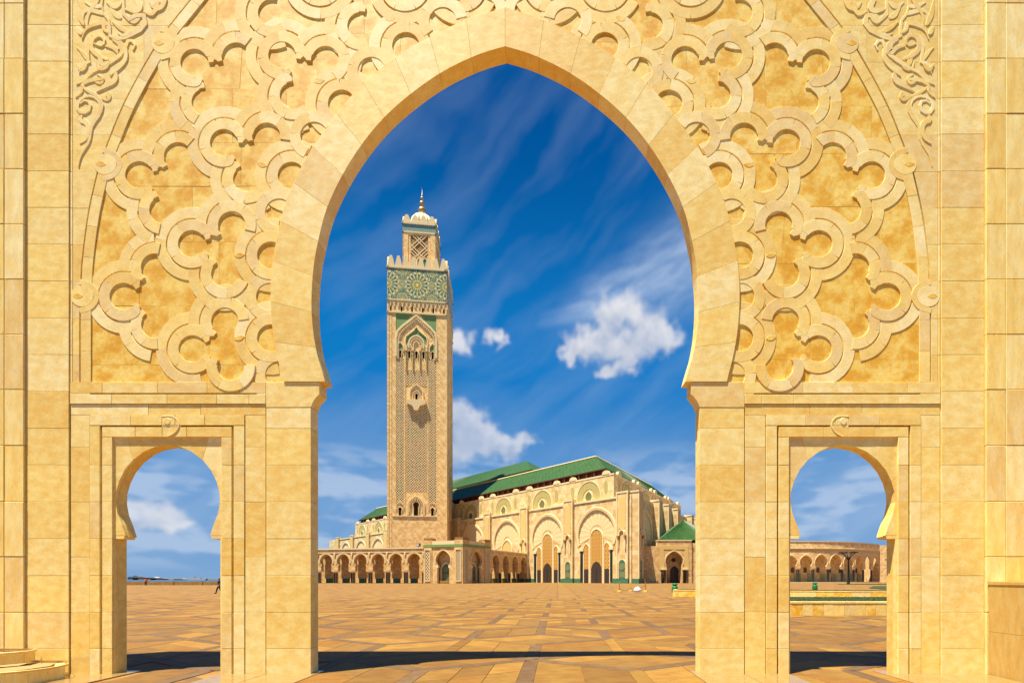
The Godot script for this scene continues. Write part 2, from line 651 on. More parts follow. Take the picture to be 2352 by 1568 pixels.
func puff(x: float, y: float, list: PackedFloat32Array) -> float:
	var s := 0.0
	for i in range(0, list.size(), 4):
		var dx := (x - list[i]) / list[i + 2]
		var dy := (y - list[i + 1]) / list[i + 3]
		var d := dx * dx + dy * dy
		if d < 1.0:
			s += (1.0 - d) * (1.0 - d)
	return s


func make_sky() -> Texture2D:
	var w := 2048
	var h := 1024
	var im := Image.create(w, h, false, Image.FORMAT_RGBF)
	var n1 := FastNoiseLite.new()
	n1.seed = 5; n1.frequency = 1.0; n1.fractal_octaves = 5
	var n2 := FastNoiseLite.new()
	n2.seed = 9; n2.frequency = 1.0; n2.fractal_octaves = 4
	var n3 := FastNoiseLite.new()
	n3.seed = 12; n3.frequency = 1.0; n3.fractal_octaves = 2
	# heaps of cloud, by azimuth and elevation in degrees: centre, half widths
	var heaps := PackedFloat32Array()
	for c in [
		[1395, 722, 62, 60], [1445, 712, 62, 55], [1490, 752, 70, 60], [1335, 792, 70, 52], [1395, 795, 75, 60], [1450, 800, 75, 55], [1535, 780, 60, 50], [1400, 855, 46, 22], [1440, 838, 40, 30], [1310, 815, 40, 30],
		[1065, 788, 46, 32], [1045, 795, 30, 26], [1135, 773, 36, 26], [1155, 785, 22, 18],
		[1060, 950, 60, 55], [1085, 985, 80, 60], [1120, 1015, 80, 55], [1165, 1035, 55, 40], [1055, 1040, 60, 50],
		[345, 1172, 75, 45], [380, 1195, 80, 32], [320, 1190, 60, 40], [410, 1212, 40, 16],
		[1010, 1020, 40, 30], [1200, 1010, 60, 24]]:
		var q := P(c[0], c[1], 1.0) - Vector3(0, EYE, 0)
		var k := q.length()
		heaps.append_array(PackedFloat32Array([rad_to_deg(atan2(q.x, -q.z)), rad_to_deg(asin(q.y / k)), rad_to_deg(c[2] / F) / k * 0.95, rad_to_deg(c[3] / F) / k * 1.0]))
	# the same kind of sky goes on all round
	var r := RandomNumberGenerator.new()
	r.seed = 21
	for i in 46:
		var azz := r.randf_range(60.0, 300.0)
		if azz > 180.0:
			azz -= 360.0
		var ell := r.randf_range(6.0, 34.0)
		for j in 5:
			heaps.append_array(PackedFloat32Array([azz + r.randf_range(-3, 3), ell + r.randf_range(-1, 1.6), r.randf_range(1.6, 3.4), r.randf_range(1.2, 2.4)]))
	var buckets := []
	for i in 72:
		buckets.push_back(PackedFloat32Array())
	for i in range(0, heaps.size(), 4):
		for b in 72:
			var c0 := -180.0 + b * 5.0
			if heaps[i] + heaps[i + 2] + 1.5 > c0 and heaps[i] - heaps[i + 2] - 1.5 < c0 + 5.0:
				buckets[b].append_array(heaps.slice(i, i + 4))
	var zenith := Vector3(0.0, 0.06, 0.225)
	var mid := Vector3(0.004, 0.14, 0.4)
	var low := Vector3(0.11, 0.245, 0.46)
	var rim := Vector3(0.15, 0.275, 0.46)
	for y in h / 2 + 2:
		var el := 90.0 - (y + 0.5) * 180.0 / h
		var base: Vector3
		if el > 22.0:
			base = mid.lerp(zenith, smoothstep(22.0, 46.0, el))
		elif el > 7.0:
			base = low.lerp(mid, smoothstep(7.0, 24.0, el))
		else:
			base = rim.lerp(low, clampf(el / 7.0, 0.0, 1.0))
		for x in w:
			var az := (x + 0.5) * 360.0 / w
			if az > 180.0:
				az -= 360.0
			var c := base
			# thin high cloud drawn out along one wind
			var a1 := az * 0.9 + el * 0.8
			var a2 := el * 0.9 - az * 0.62
			var wind := n1.get_noise_2d(a1 * 0.03 + 40.0, a2 * 0.22 + 0.25 * n2.get_noise_2d(a1 * 0.08, a2 * 0.1))
			var broad := n2.get_noise_2d(az * 0.03 + 7.0, el * 0.06)
			var veil := clampf((wind * 0.9 + broad * 0.8 + 0.2) * 0.9, 0.0, 1.0) * (0.15 if el > 12.0 else 0.36)
			# one bright sheaf to the right of the tower, thin at its left end
			var t1 := az - 6.0
			var t2 := (el - 30.2) - t1 * 0.24
			if t1 > -11.0 and t1 < 26.0:
				var width := 0.5 + 0.17 * (t1 + 11.0)
				var sh := exp(-t2 * t2 / (width * width)) * smoothstep(-11.0, 0.0, t1) * smoothstep(26.0, 14.0, t1)
				veil = maxf(veil, sh * clampf(0.55 + 0.45 * n1.get_noise_2d(t1 * 0.1, t2 * 0.5) + 0.2 * n2.get_noise_2d(t1 * 0.3, t2 * 0.7), 0.1, 0.9))
			# low layered cloud
			if el < 17.0:
				var l := n2.get_noise_2d(az * 0.07 + 90.0, el * 0.3) + 0.5 * n1.get_noise_2d(az * 0.22, el * 0.6)
				veil = maxf(veil, clampf(l * 1.5 + 0.32, 0.0, 0.75) * smoothstep(17.0, 10.0, el) * smoothstep(0.0, 3.0, el))
			c = c.lerp(Vector3(0.33, 0.42, 0.56), veil)
			var hb: PackedFloat32Array = buckets[clampi(int((az + 180.0) / 5.0), 0, 71)]
			if hb.size() > 0 and el > 2.0 and el < 40.0:
				var wob := n3.get_noise_2d(az * 0.35, el * 0.35) * 0.8 + n3.get_noise_2d(az * 1.1, el * 1.1 + 50.0) * 0.3
				var wob2 := n3.get_noise_2d(az * 0.35 + 60.0, el * 0.35 + 30.0) * 0.7 + n3.get_noise_2d(az * 1.1 + 20.0, el * 1.1) * 0.3
				var d := puff(az + wob, el + wob2, hb)
				if d > 0.02:
					var fine := n3.get_noise_2d(az * 0.55, el * 0.55) * 0.7
					var cover := smoothstep(0.0, 1.1, d + fine * 0.25)
					var above := puff(az + wob + 0.5, el + wob2 + 1.3, hb)
					var lightness := clampf(0.95 - 0.5 * smoothstep(0.0, 1.1, above) + fine * 0.35, 0.0, 1.0)
					var body := Vector3(0.3, 0.35, 0.45).lerp(Vector3(0.6, 0.59, 0.6), lightness)
					c = c.lerp(body, cover * (0.86 if el > 20.0 else 0.66))
			c *= 0.588
			im.set_pixel(x, y, Color(c.x, c.y, c.z))
	var g := Color(0.16, 0.2, 0.24)
	im.fill_rect(Rect2i(0, h / 2 + 2, w, h / 2 - 2), g)
	return ImageTexture.create_from_image(im)


# ---------------------------------------------------------------- the gate

func mirror_px(a: Array) -> Array:
	var out := []
	for q in a:
		out.push_back([2321.0 - q[0], q[1]])
	return out


func sided(a: Array, right: bool) -> PackedVector2Array:
	return gpts(mirror_px(a) if right else a)


const INTRADOS := [[747.5, 877], [740, 849], [729.8, 816], [721.5, 770], [717.6, 726], [716.8, 685], [719, 642], [723.5, 600], [731.3, 558.5], [751, 483], [786.8, 405.5], [833.2, 332.3], [886.7, 269], [951.4, 212.8], [1021.7, 165], [1099, 128.4], [1160.5, 109.6]]
const EXTRADOS := [[652, 877], [645, 848], [638.3, 822], [630, 778], [624.6, 730.8], [622.8, 686], [624, 639], [629, 592], [638.3, 541.7], [660, 459], [706.6, 360.4], [761.5, 281.7], [824.8, 204.3], [905, 136.8], [976.7, 93.2], [1063, 52], [1160.5, 19.7]]
const BORDER := [[209, 877], [209, 732], [211, 660], [212, 630], [214, 600], [226, 505], [242, 429], [255, 380], [272, 335], [300, 265], [331, 203], [358, 155], [385, 110], [415, 68], [470, 0], [502, -44]]
const DOOR := [[288, 1229], [280, 1205], [270, 1180], [265, 1153], [266, 1130], [273, 1105], [286, 1079], [305, 1056], [330, 1037], [356, 1026], [386, 1021], [415, 1026], [440, 1037], [465, 1056], [484, 1079], [497, 1105], [504, 1130], [505, 1153], [500, 1180], [490, 1205], [482, 1229]]
# lobes of the carved interlace: centre, the gap in its band from and to (degrees, clockwise from right), whether each end is horned, whether it has an outer band, an eye
const LOBES := [
	[441, 800.6, -28, 24, 1, 1, 1, 0], [516, 737, -5, 129, 0, 1, 1, 0], [530.7, 842.8, 208, 355, 1, 0, 0, 0], [621.7, 775.6, -60, 60, 0, 0, 1, 1], [282.8, 680.7, -32, 32, 1, 1, 1, 0], [355, 613, -76, 137, 0, 1, 1, 0], [355, 745, 228, 442, 1, 0, 1, 0], [439.7, 559.4, -18, 34, 1, 1, 1, 0], [516, 629, 232, 380, 1, 0, 1, 0], [532, 516, 17, 144, 0, 1, 1, 0], [621.7, 585.7, -60, 60, 0, 0, 1, 1], [619, 680.7, -75, 75, 0, 0, 0, 0], [318.4, 401.4, -15, 46, 1, 1, 1, 0], [408, 357.8, -47, 143, 0, 1, 1, 0], [373.8, 481.8, 248, 460, 1, 0, 1, 0], [513.5, 327.5, -2, 55, 1, 1, 1, 0], [612.4, 313, 10, 167, 0, 1, 1, 0], [566.3, 410.6, 242, 394, 1, 0, 1, 0], [669, 402.7, -40, 80, 0, 0, 1, 1], [640, 487, -60, 90, 0, 0, 0, 0], [445.5, 143.7, -3, 64, 1, 1, 1, 0], [541.8, 129.2, -50, 165, 0, 1, 1, 0], [471, 234, 265, 477, 1, 0, 1, 0], [647.2, 126.6, 10, 62, 1, 1, 1, 0], [747.4, 137, 60, 180, 0, 1, 1, 0], [673.6, 218.9, 263, 408, 1, 0, 1, 0], [784.4, 237.3, -15, 105, 0, 0, 1, 1], [721, 311, -35, 115, 0, 0, 0, 0], [623.5, 29, -75, 50, 0, 0, 1, 0], [829, 59, -77, 70, 1, 0, 1, 0], [931.9, 105, 0, 120, 0, 0, 1, 1], [853, 162, -25, 125, 0, 0, 0, 0], [1017, 48, -10, 140, 0, 0, 0, 0], [1108, 24, 5, 155, 0, 0, 0, 0], [640, 861, -35, 115, 0, 0, 0, 0], [735, -42, 170, 370, 0, 0, 1, 0], [1060, -28, 170, 370, 0, 0, 1, 0], [930, -30, 170, 370, 0, 0, 1, 0]]
# stems and leaves of the corner carving, in quarter units from its top left; the last number of each is its width
const STEMS := [
	[125, 1450, 150, 1350, 220, 1230, 240, 1100, 300, 1010, 330, 920, 290, 840, 200, 790, 150, 740, 24], [290, 1000, 308, 900, 240, 838, 150, 860, 115, 930, 150, 985, 215, 965, 228, 900, 185, 872, 140, 905, 20],
	[135, 1250, 195, 1200, 212, 1110, 185, 1062, 142, 1050, 155, 1002, 30], [100, 850, 155, 800, 160, 740, 230, 700, 350, 690, 24], [280, 800, 360, 750, 440, 700, 455, 632, 34], [300, 840, 378, 858, 386, 802, 34],
	[285, 650, 335, 680, 322, 722, 278, 712, 272, 672, 18], [105, 735, 180, 702, 235, 640, 300, 602, 380, 560, 500, 470, 540, 400, 570, 342, 618, 395, 600, 436, 24], [400, 660, 470, 602, 532, 520, 545, 425, 26],
	[280, 540, 300, 600, 360, 592, 402, 530, 22], [130, 640, 170, 560, 232, 540, 22], [110, 412, 160, 460, 222, 540, 24], [222, 540, 208, 440, 215, 350, 242, 300, 24], [262, 380, 330, 402, 352, 350, 310, 308, 252, 338, 238, 420, 290, 482, 382, 522, 26],
	[360, 402, 432, 420, 492, 462, 488, 380, 420, 340, 36], [155, 342, 200, 250, 330, 202, 352, 262, 402, 292, 24], [110, 230, 150, 302, 26], [200, 240, 215, 120, 292, 0, 310, -60, 24], [165, 182, 172, 112, 232, 90, 362, 132, 26],
	[110, 0, 130, 120, 172, 222, 30], [340, -20, 332, 100, 402, 200, 390, 300, 480, 342, 580, 302, 652, 270, 705, 210, 702, 142, 640, 130, 560, 172, 520, 120, 520, -20, 30], [420, 190, 482, 240, 562, 282, 26],
	[530, 82, 622, 100, 662, 60, 620, -10, 34], [690, 100, 762, 130, 802, 82, 852, 60, 892, -10, 30], [470, 290, 522, 312, 582, 270, 24], [540, 130, 602, 190, 662, 150, 28], [370, 20, 440, 60, 500, 20, 30], [180, 20, 250, 50, 330, 60, 26],
	[110, 560, 150, 610, 200, 560, 26], [245, 430, 300, 470, 330, 560, 390, 540, 28], [400, 60, 450, 130, 500, 160, 30], [740, 20, 780, 60, 830, 10, 26]]


func build_gate() -> void:
	var gate := thing("stone_gate", "monumental travertine gate with carved interlace, a tall horseshoe arch and two small doorways", "gate", Vector3(0, 0, -GD))
	var joint: Material = mats["joint"]
	# the body behind the facing, its openings notched out of one outline
	var outline := []
	outline.append_array([[-330, 1547], [262, 1547], [262, 1233], [286, 1231]])
	outline.append_array(DOOR.slice(1, 20).map(func(q): return [385 + (q[0] - 385) * 1.02, 1153 + (q[1] - 1153) * 1.02]))
	outline.append_array([[484, 1231], [508, 1233], [508, 1547], [712, 1547], [712, 935], [735, 890]])
	var grow := []
	for i in INTRADOS.size() - 1:
		grow.push_back([INTRADOS[i][0] - 14.0, INTRADOS[i][1] - (6.0 if i > 6 else 0.0)])
	outline.append_array(grow)
	var half := outline.duplicate()
	half.push_back([1160.5, 98])
	var back := mirror_px(outline)
	back.reverse()
	half.append_array(back)
	half.append_array([[2651, -112], [-330, -112]])
	var mb := MB.new()
	mb.prism(gpts(half), -0.255, -0.09, 0.0, true)
	part(gate, "core", mb, mats["gate block 5"])

	for right in [false, true]:
		build_gate_half(gate, right)

	# voussoirs of the great arch
	var inn := resample(smooth_line(gpts(INTRADOS), 6), 48)
	var ext := resample(smooth_line(gpts(EXTRADOS), 6), 48)
	for right in [false, true]:
		for k in 12:
			var a := k * 4
			var poly := PackedVector2Array()
			for i in range(a, a + 5):
				poly.push_back(inn[i])
			for i in range(a + 4, a - 1, -1):
				poly.push_back(ext[i])
			# hair joints between neighbours
			var mid := (poly[2] + poly[7]) * 0.5
			for i in poly.size():
				var tang := (inn[a + 4] - inn[a]).normalized()
				var s := -1.0 if (i == 4 or i == 5) else (1.0 if (i == 0 or i == 9) else 0.0)
				poly[i] += tang * s * 0.0013
			if right:
				for i in poly.size():
					poly[i].x = 2.0 * (1160.5 - CX) / S - poly[i].x
			var st := MB.new()
			st.prism(poly, -0.268, 0.02 + 0.0005 * (k % 3), 0.0025, true)
			part(gate, "voussoir", st, pick("gate block"))


func build_gate_half(gate: Node3D, right: bool) -> void:
	var cut := func(called: String, family: String, px: Array, zb: float, zf: float, ch: float) -> void:
		var b := MB.new()
		b.prism(sided(px, right), zb, zf, ch)
		part(gate, called, b, pick(family))
	var rect := func(called: String, family: String, u0: float, v0: float, u1: float, v1: float, zb: float, zf: float, ch := 0.004, gap := 0.35) -> void:
		cut.call(called, family, [[u0 + gap, v1 - gap], [u1 - gap, v1 - gap], [u1 - gap, v0 + gap], [u0 + gap, v0 + gap]], zb, zf, ch)
	var z := func() -> float: return rng.randf_range(-0.0012, 0.0012)

	# outer pilasters, two stones wide, and the plain pilaster beside them
	var rows := [-112, 14, 140.5, 266.5, 392.5, 518.5, 644.5, 770.5, 896.5, 1024, 1152, 1278, 1405, 1548]
	for i in rows.size() - 1:
		rect.call("pilaster_block", "tall block", 16, rows[i], 61, rows[i + 1], -0.1, 0.05 + z.call() * 3.0, 0.007, 0.6)
		rect.call("pilaster_block", "tall block", -42, rows[i], 16, rows[i + 1], -0.1, 0.05 + z.call() * 3.0, 0.007, 0.6)
		rect.call("pilaster_block", "tall block", -130, rows[i], -42, rows[i + 1], -0.1, 0.05 + z.call() * 3.0, 0.007, 0.6)
		rect.call("pilaster_block", "tall block", -230, rows[i], -130, rows[i + 1], -0.1, 0.03 + z.call() * 3.0, 0.007, 0.6)
		rect.call("pilaster_block", "tall block", -330, rows[i], -230, rows[i + 1], -0.1, 0.03 + z.call() * 3.0, 0.007, 0.6)
	rows = [-109, -25.2, 58.6, 142.4, 226, 309.5, 394, 477.7, 561.5, 646, 731, 815, 898.8, 983.5, 1067.6, 1152, 1236.6, 1321.4, 1405.7, 1489, 1548]
	for i in rows.size() - 1:
		rect.call("wall_block", "gate block", 61.6, rows[i], 159.5, rows[i + 1], -0.1, 0.014 + z.call(), 0.003)
		if rows[i] < 870.0:
			# the narrow mouldings beside the carved corner
			rect.call("corner_moulding", "carved band", 160.5, rows[i], 166, minf(rows[i + 1], 877.0), -0.1, -0.002 + z.call(), 0.004)

	# plain course along the top, above the carving
	var cols := [161, 330, 500, 670, 840, 1010, 1160.5]
	for i in cols.size() - 1:
		rect.call("top_course", "gate block", cols[i], -112, cols[i + 1], -44, -0.1, 0.024 + z.call(), 0.004)

	# pier beside the great arch, its impost, and the wall round the doorway
	rows = [935, 983.5, 1067.6, 1152, 1236.6, 1321.4, 1405.7, 1489, 1548]
	for i in rows.size() - 1:
		rect.call("pier_block", "gate block", 611, rows[i], 714, rows[i + 1], -0.268, 0.0 + z.call(), 0.003)
	var imp := [[611, 935], [611, 877.6], [733, 877.6], [734, 905], [727.5, 911], [720, 921], [714.3, 934.6]]
	cut.call("impost", "gate block", imp, -0.268, 0.004, 0.003)
	rows = [952.5, 1026, 1152, 1278.5, 1405, 1548]
	for i in rows.size() - 1:
		rect.call("wall_block", "gate block", 562.5, rows[i], 609.5, rows[i + 1], -0.1, -0.006 + z.call(), 0.002)
		rect.call("wall_block", "gate block", 161, rows[i], 204.5, rows[i + 1], -0.1, -0.006 + z.call(), 0.002)
	cols = [161, 340, 460, 609.5]
	for i in 3:
		rect.call("wall_block", "gate block", cols[i], 928, cols[i + 1], 952.2, -0.1, -0.006 + z.call(), 0.002)
	# entablature over the doorway: two bands with a slit between
	cols = [161, 235, 362, 476, 550, 610.5]
	for i in 5:
		rect.call("entablature_block", "gate block", cols[i], 877.5, cols[i + 1], 902.5, -0.1, 0.006 + z.call(), 0.002)
		rect.call("entablature_block", "gate block", cols[i] + (0 if i == 0 else 22), 905.5, cols[i + 1] + (22 if i < 4 else 0), 927.3, -0.1, 0.008 + z.call(), 0.003)
	cut.call("entablature_block", "gate block", [[161, 905.3], [207, 905.3], [207, 902.7], [161, 902.7]], -0.1, 0.0062, 0.0)
	cut.call("entablature_block", "gate block", [[590, 905.3], [610, 905.3], [610, 902.7], [590, 902.7]], -0.1, 0.0058, 0.0)

	# stepped frame of the doorway
	rows = [978, 1067.6, 1152, 1236.6, 1321.4, 1405.7, 1489, 1548]
	for i in rows.size() - 1:
		for s in [[205, 229.5], [233.5, 257.5], [508, 532], [536, 561.5]]:
			var top: float = rows[i]
			if i == 0 and (s[0] == 233.5 or s[0] == 508):
				top = 1003.5
			rect.call("frame_block", "gate block", s[0], top, s[1], rows[i + 1], -0.1, 0.0 + z.call() + (0.004 if s[0] == 205 or s[0] == 536 else 0.0), 0.004)
	cols = [205, 300, 372, 402, 470, 561.5]
	for i in 5:
		rect.call("frame_block", "gate block", cols[i], 952.8, cols[i + 1], 976.5, -0.1, 0.004 + z.call(), 0.004)
	cols = [233.5, 310, 372, 428, 532]
	for i in 4:
		rect.call("frame_block", "gate block", cols[i], 980, cols[i + 1], 1003, -0.1, 0.0 + z.call(), 0.004)
	cut.call("frame_block", "gate block", [[372, 980.2], [414, 980.2], [414, 976.2], [372, 976.2]], -0.1, 0.0005, 0.0)
	# knot over the doorway
	var knot := MB.new()
	var line := smooth_line(sided([[372, 956], [395, 956], [408, 966], [410, 980], [400, 994], [384, 1002]], right), 4)
	knot.ribbon(line, even(line.size(), 3.2 / S), -0.01, 0.009, 0.003)
	var disc := MB.new()
	disc.prism(circle_px(384, 967, 8.5, 8.5, right), -0.01, 0.011, 0.012)
	part(gate, "knot", knot, pick("carved band"))
	part(gate, "roundel", disc, pick("carved band"))

	# the sunk panel with the small horseshoe opening; px at its own depth
	var zf := -0.034
	var deep := func(px: Array, called: String) -> void:
		var b := MB.new()
		var pts := sided(px, right)
		for i in pts.size():
			pts[i] = Vector2(pts[i].x * (GD - zf) / GD, EYE + (pts[i].y - EYE) * (GD - zf) / GD)
			pts[i].y = maxf(pts[i].y, 0.0)
		b.prism(pts, -0.268, zf + z.call(), 0.002)
		part(gate, called, b, pick("gate block"))
	var a := DOOR
	deep.call([[252, 1548], [264, 1548], [264, 1405.6], [252, 1405.6]], "door_stone")
	deep.call([[252, 1405.2], [264, 1405.2], [264, 1237.5], [252, 1237.5]], "door_stone")
	deep.call([[252, 1237], [284, 1237], [286, 1229.6], [252, 1229.6]], "door_stone")
	deep.call([[252, 1229.2]] + a.slice(0, 4) + [[252, 1153]], "door_stone")
	deep.call([[252, 1152.5]] + a.slice(3, 6) + [[252, 1090]], "door_stone")
	deep.call([[252, 1089.5]] + a.slice(5, 8) + [[290, 998], [252, 998]], "door_stone")
	deep.call([[290.5, 998]] + a.slice(7, 14) + [[480.5, 998]], "door_stone")
	deep.call([[481, 998]] + a.slice(13, 16) + [[512, 1089.5], [512, 998]], "door_stone")
	deep.call([[512, 1090]] + a.slice(15, 18) + [[512, 1152.5]], "door_stone")
	deep.call([[512, 1153]] + a.slice(17, 21) + [[512, 1229.2]], "door_stone")
	deep.call([[484, 1229.6], [486, 1237], [512, 1237], [512, 1229.6]], "door_stone")
	deep.call([[506, 1237.5], [506, 1405.2], [512, 1405.2], [512, 1237.5]], "door_stone")
	deep.call([[506, 1405.6], [506, 1548], [512, 1548], [512, 1405.6]], "door_stone")

	# the golden field behind the interlace, in large thin slabs of uneven size
	var border := smooth_line(sided(BORDER, right), 4)
	var ext := smooth_line(sided(EXTRADOS, right), 4)
	ext.reverse()
	var field := border.duplicate()
	field.append_array(ext)
	var y := -44.0
	while y < 877.0:
		var hgt := rng.randf_range(96, 150)
		if y + hgt > 840.0:
			hgt = 877.0 - y
		var x := 200.0 - rng.randf_range(0, 80)
		var lean := 0.0
		while x < 1170.0:
			var wid := rng.randf_range(110, 230)
			var next := rng.randf_range(-8, 8)
			var q := sided([[x + 0.25, y + 0.25], [x + wid - 0.25, y + 0.25], [x + wid - 0.25 + next, y + hgt - 0.25], [x + 0.25 + lean, y + hgt - 0.25]], right)
			lean = next
			for piece in Geometry2D.intersect_polygons(q, field):
				var b := MB.new()
				b.prism(piece, -0.092, -0.0135 + rng.randf_range(-0.0015, 0.0015), 0.0)
				part(gate, "field_slab", b, pick("golden field"))
			x += wid
		y += hgt

	# border strip along the field, and the plain slabs outside it
	var strip := resample(offset_line(border, (12.5 if right else -12.5) / S), 42)
	var edge := offset_line(border, (28.0 if right else -28.0) / S)
	for k in 14:
		var seg := strip.slice(k * 3, k * 3 + 4)
		seg[0] = seg[0].lerp(seg[1], 0.015)
		seg[3] = seg[3].lerp(seg[2], 0.015)
		var b := MB.new()
		b.ribbon(seg, even(4, 24.0 / S), -0.1, 0.0 + z.call(), 0.004)
		part(gate, "border_strip", b, pick("carved band"))
	var outer := edge.duplicate()
	outer.append_array(sided([[167, -44], [167, 877]], right))
	rows = [-44, 58.6, 142.4, 226, 309.5, 394, 477.7, 561.5, 646, 731, 815, 877]
	for i in rows.size() - 1:
		for s in [[160, 330], [330, 560]]:
			var q := sided([[s[0] + 0.25, rows[i] + 0.25], [s[1] - 0.25, rows[i] + 0.25], [s[1] - 0.25, rows[i + 1] - 0.25], [s[0] + 0.25, rows[i + 1] - 0.25]], right)
			for piece in Geometry2D.intersect_polygons(q, outer):
				var b := MB.new()
				b.prism(piece, -0.1, -0.003 + z.call(), 0.0)
				part(gate, "corner_slab", b, pick("gate block"))
	# knots where the interlace ties into the border
	for c in [[188, 680], [241, 377], [374, 99]]:
		var b := MB.new()
		b.prism(circle_px(c[0], c[1], 26, 24, right), -0.05, 0.0025, 0.003)
		part(gate, "border_knot", b, pick("carved band"))
		b = MB.new()
		b.prism(lens_px(c[0] - 9, c[1], 12, 6, 0.0, right), -0.01, 0.0045, 0.002)
		part(gate, "eye", b, pick("golden field"))
		b = MB.new()
		var loop := smooth_line(sided([[c[0] - 5, c[1] - 33], [c[0] + 22, c[1] - 22], [c[0] + 33, c[1] + 2], [c[0] + 20, c[1] + 24], [c[0] - 6, c[1] + 33]], right), 4)
		b.ribbon(loop, even(loop.size(), 13.0 / S), -0.05, 0.0015, 0.003)
		part(gate, "border_knot", b, pick("carved band"))

	# the interlace itself: each lobe a horned inner band and an outer band, in cut lengths
	for i in LOBES.size():
		var c: Array = LOBES[i]
		# the band runs from a0 to a0 + span, counter-clockwise with y up
		var a0: float = -deg_to_rad(c[2])
		var span: float = TAU - deg_to_rad(c[3] - c[2])
		var horn0: bool = c[4] == 1
		var horn1: bool = c[5] == 1
		if right:
			a0 = PI + deg_to_rad(c[3])
			horn0 = c[5] == 1
			horn1 = c[4] == 1
		# the horns take up the last of the band
		if horn0:
			a0 += deg_to_rad(21.0)
			span -= deg_to_rad(21.0)
		if horn1:
			span -= deg_to_rad(21.0)
		var at := sided([[c[0], c[1]]], right)[0]
		var up := 0.0145 if i == 2 else 0.0
		var top := 0.0 + up + ((i * 7) % 38) * 0.00013 - 0.001
		for k in 3:
			var pts := PackedVector2Array()
			var w := PackedFloat32Array()
			if k == 0 and horn0:
				horn(pts, w, at, a0, -1.0)
				pts.reverse()
				w.reverse()
			for j in 11:
				var ang := a0 + span * (k + j / 10.0) / 3.0
				if j == 0 and k > 0:
					ang += 0.006
				pts.push_back(at + Vector2(cos(ang), sin(ang)) * 43.5 / S)
				w.push_back(25.0 / S)
			if k == 2 and horn1:
				horn(pts, w, at, a0 + span, 1.0)
			var b := MB.new()
			b.ribbon(pts, w, -0.09, top + k * 0.00004, 0.003)
			part(gate, "inner_band", b, pick("carved band"))
		var back := a0 + span * 0.5
		if c[6] == 1:
			var reach := minf(deg_to_rad(104.0), span * 0.5 - deg_to_rad(16.0))
			for k in 2:
				var pts := PackedVector2Array()
				for j in 13:
					var ang := back - reach + reach * (k + j / 12.0)
					if j == 0 and k > 0:
						ang += 0.004
					pts.push_back(at + Vector2(cos(ang), sin(ang)) * 72.0 / S)
				var b := MB.new()
				b.ribbon(pts, even(13, 25.0 / S), -0.09, -0.0062 + i * 0.00012 + k * 0.00005, 0.004)
				part(gate, "outer_band", b, pick("carved band"))
		if c[7] == 1:
			var b := MB.new()
			var e := Vector2(cos(back), sin(back)) * 72.0
			var px: float = 2321.0 - c[0] if right else float(c[0])
			b.prism(lens_px(px + e.x, c[1] - e.y, 12, 6, rng.randf_range(-0.4, 0.4), false), -0.02, -0.001, 0.003)
			part(gate, "eye", b, pick("golden field"))

	# scrolls and leaves in the upper corner
	for s in STEMS:
		var raw := []
		for k in range(0, s.size() - 1, 2):
			raw.push_back([147.0 + 0.2637 * s[k], 0.2637 * s[k + 1]])
		var pts := resample(smooth_line(sided(raw, right), 5), 16)
		var w := PackedFloat32Array()
		var full: float = s[s.size() - 1] * 0.2637 * 1.5 / S
		for k in 17:
			var t := k / 16.0
			w.push_back(full * (0.22 + 0.78 * pow(sin(PI * pow(clampf(t * 0.94 + 0.03, 0, 1), 1.5)), 0.8)))
		var b := MB.new()
		b.ribbon(pts, w, -0.02, 0.004 + rng.randf_range(0.0, 0.004), 0.003)
		part(gate, "carved_stem", b, pick("carved band"))


func horn(pts: PackedVector2Array, w: PackedFloat32Array, at: Vector2, ang: float, way: float) -> void:
	# narrows the end of a band to a blunt horn that keeps to the hole; way -1 at its start, 1 at its end
	for k in 5:
		var t := (k + 1) / 5.0
		var q := ang + way * deg_to_rad(23.0) * t
		var r := lerpf(43.5, 37.2, smoothstep(0.0, 1.0, t)) + 1.6 * t * t * t
		pts.push_back(at + Vector2(cos(q), sin(q)) * r / S)
		w.push_back(lerpf(25.0, 12.0, smoothstep(0.0, 0.85, t)) / S)


func offset_line(c: PackedVector2Array, d: float) -> PackedVector2Array:
	var out := PackedVector2Array()
	for i in c.size():
		var t := (c[mini(i + 1, c.size() - 1)] - c[maxi(i - 1, 0)]).normalized()
		out.push_back(c[i] + Vector2(t.y, -t.x) * d)
	return out


func circle_px(u: float, v: float, ru: float, rv: float, right: bool) -> PackedVector2Array:
	var a := []
	for k in 28:
		a.push_back([u + ru * cos(TAU * k / 28), v + rv * sin(TAU * k / 28)])
	return sided(a, right)


func lens_px(u: float, v: float, rx: float, ry: float, turn: float, right: bool) -> PackedVector2Array:
	var a := []
	for k in 16:
		var t := TAU * k / 16
		var x := cos(t) * rx
		var y := signf(sin(t)) * ry * (1.0 - cos(t) * cos(t))
		a.push_back([u + x * cos(turn) - y * sin(turn), v + x * sin(turn) + y * cos(turn)])
	return sided(a, right)


# ---------------------------------------------------------------- what stands against the gate

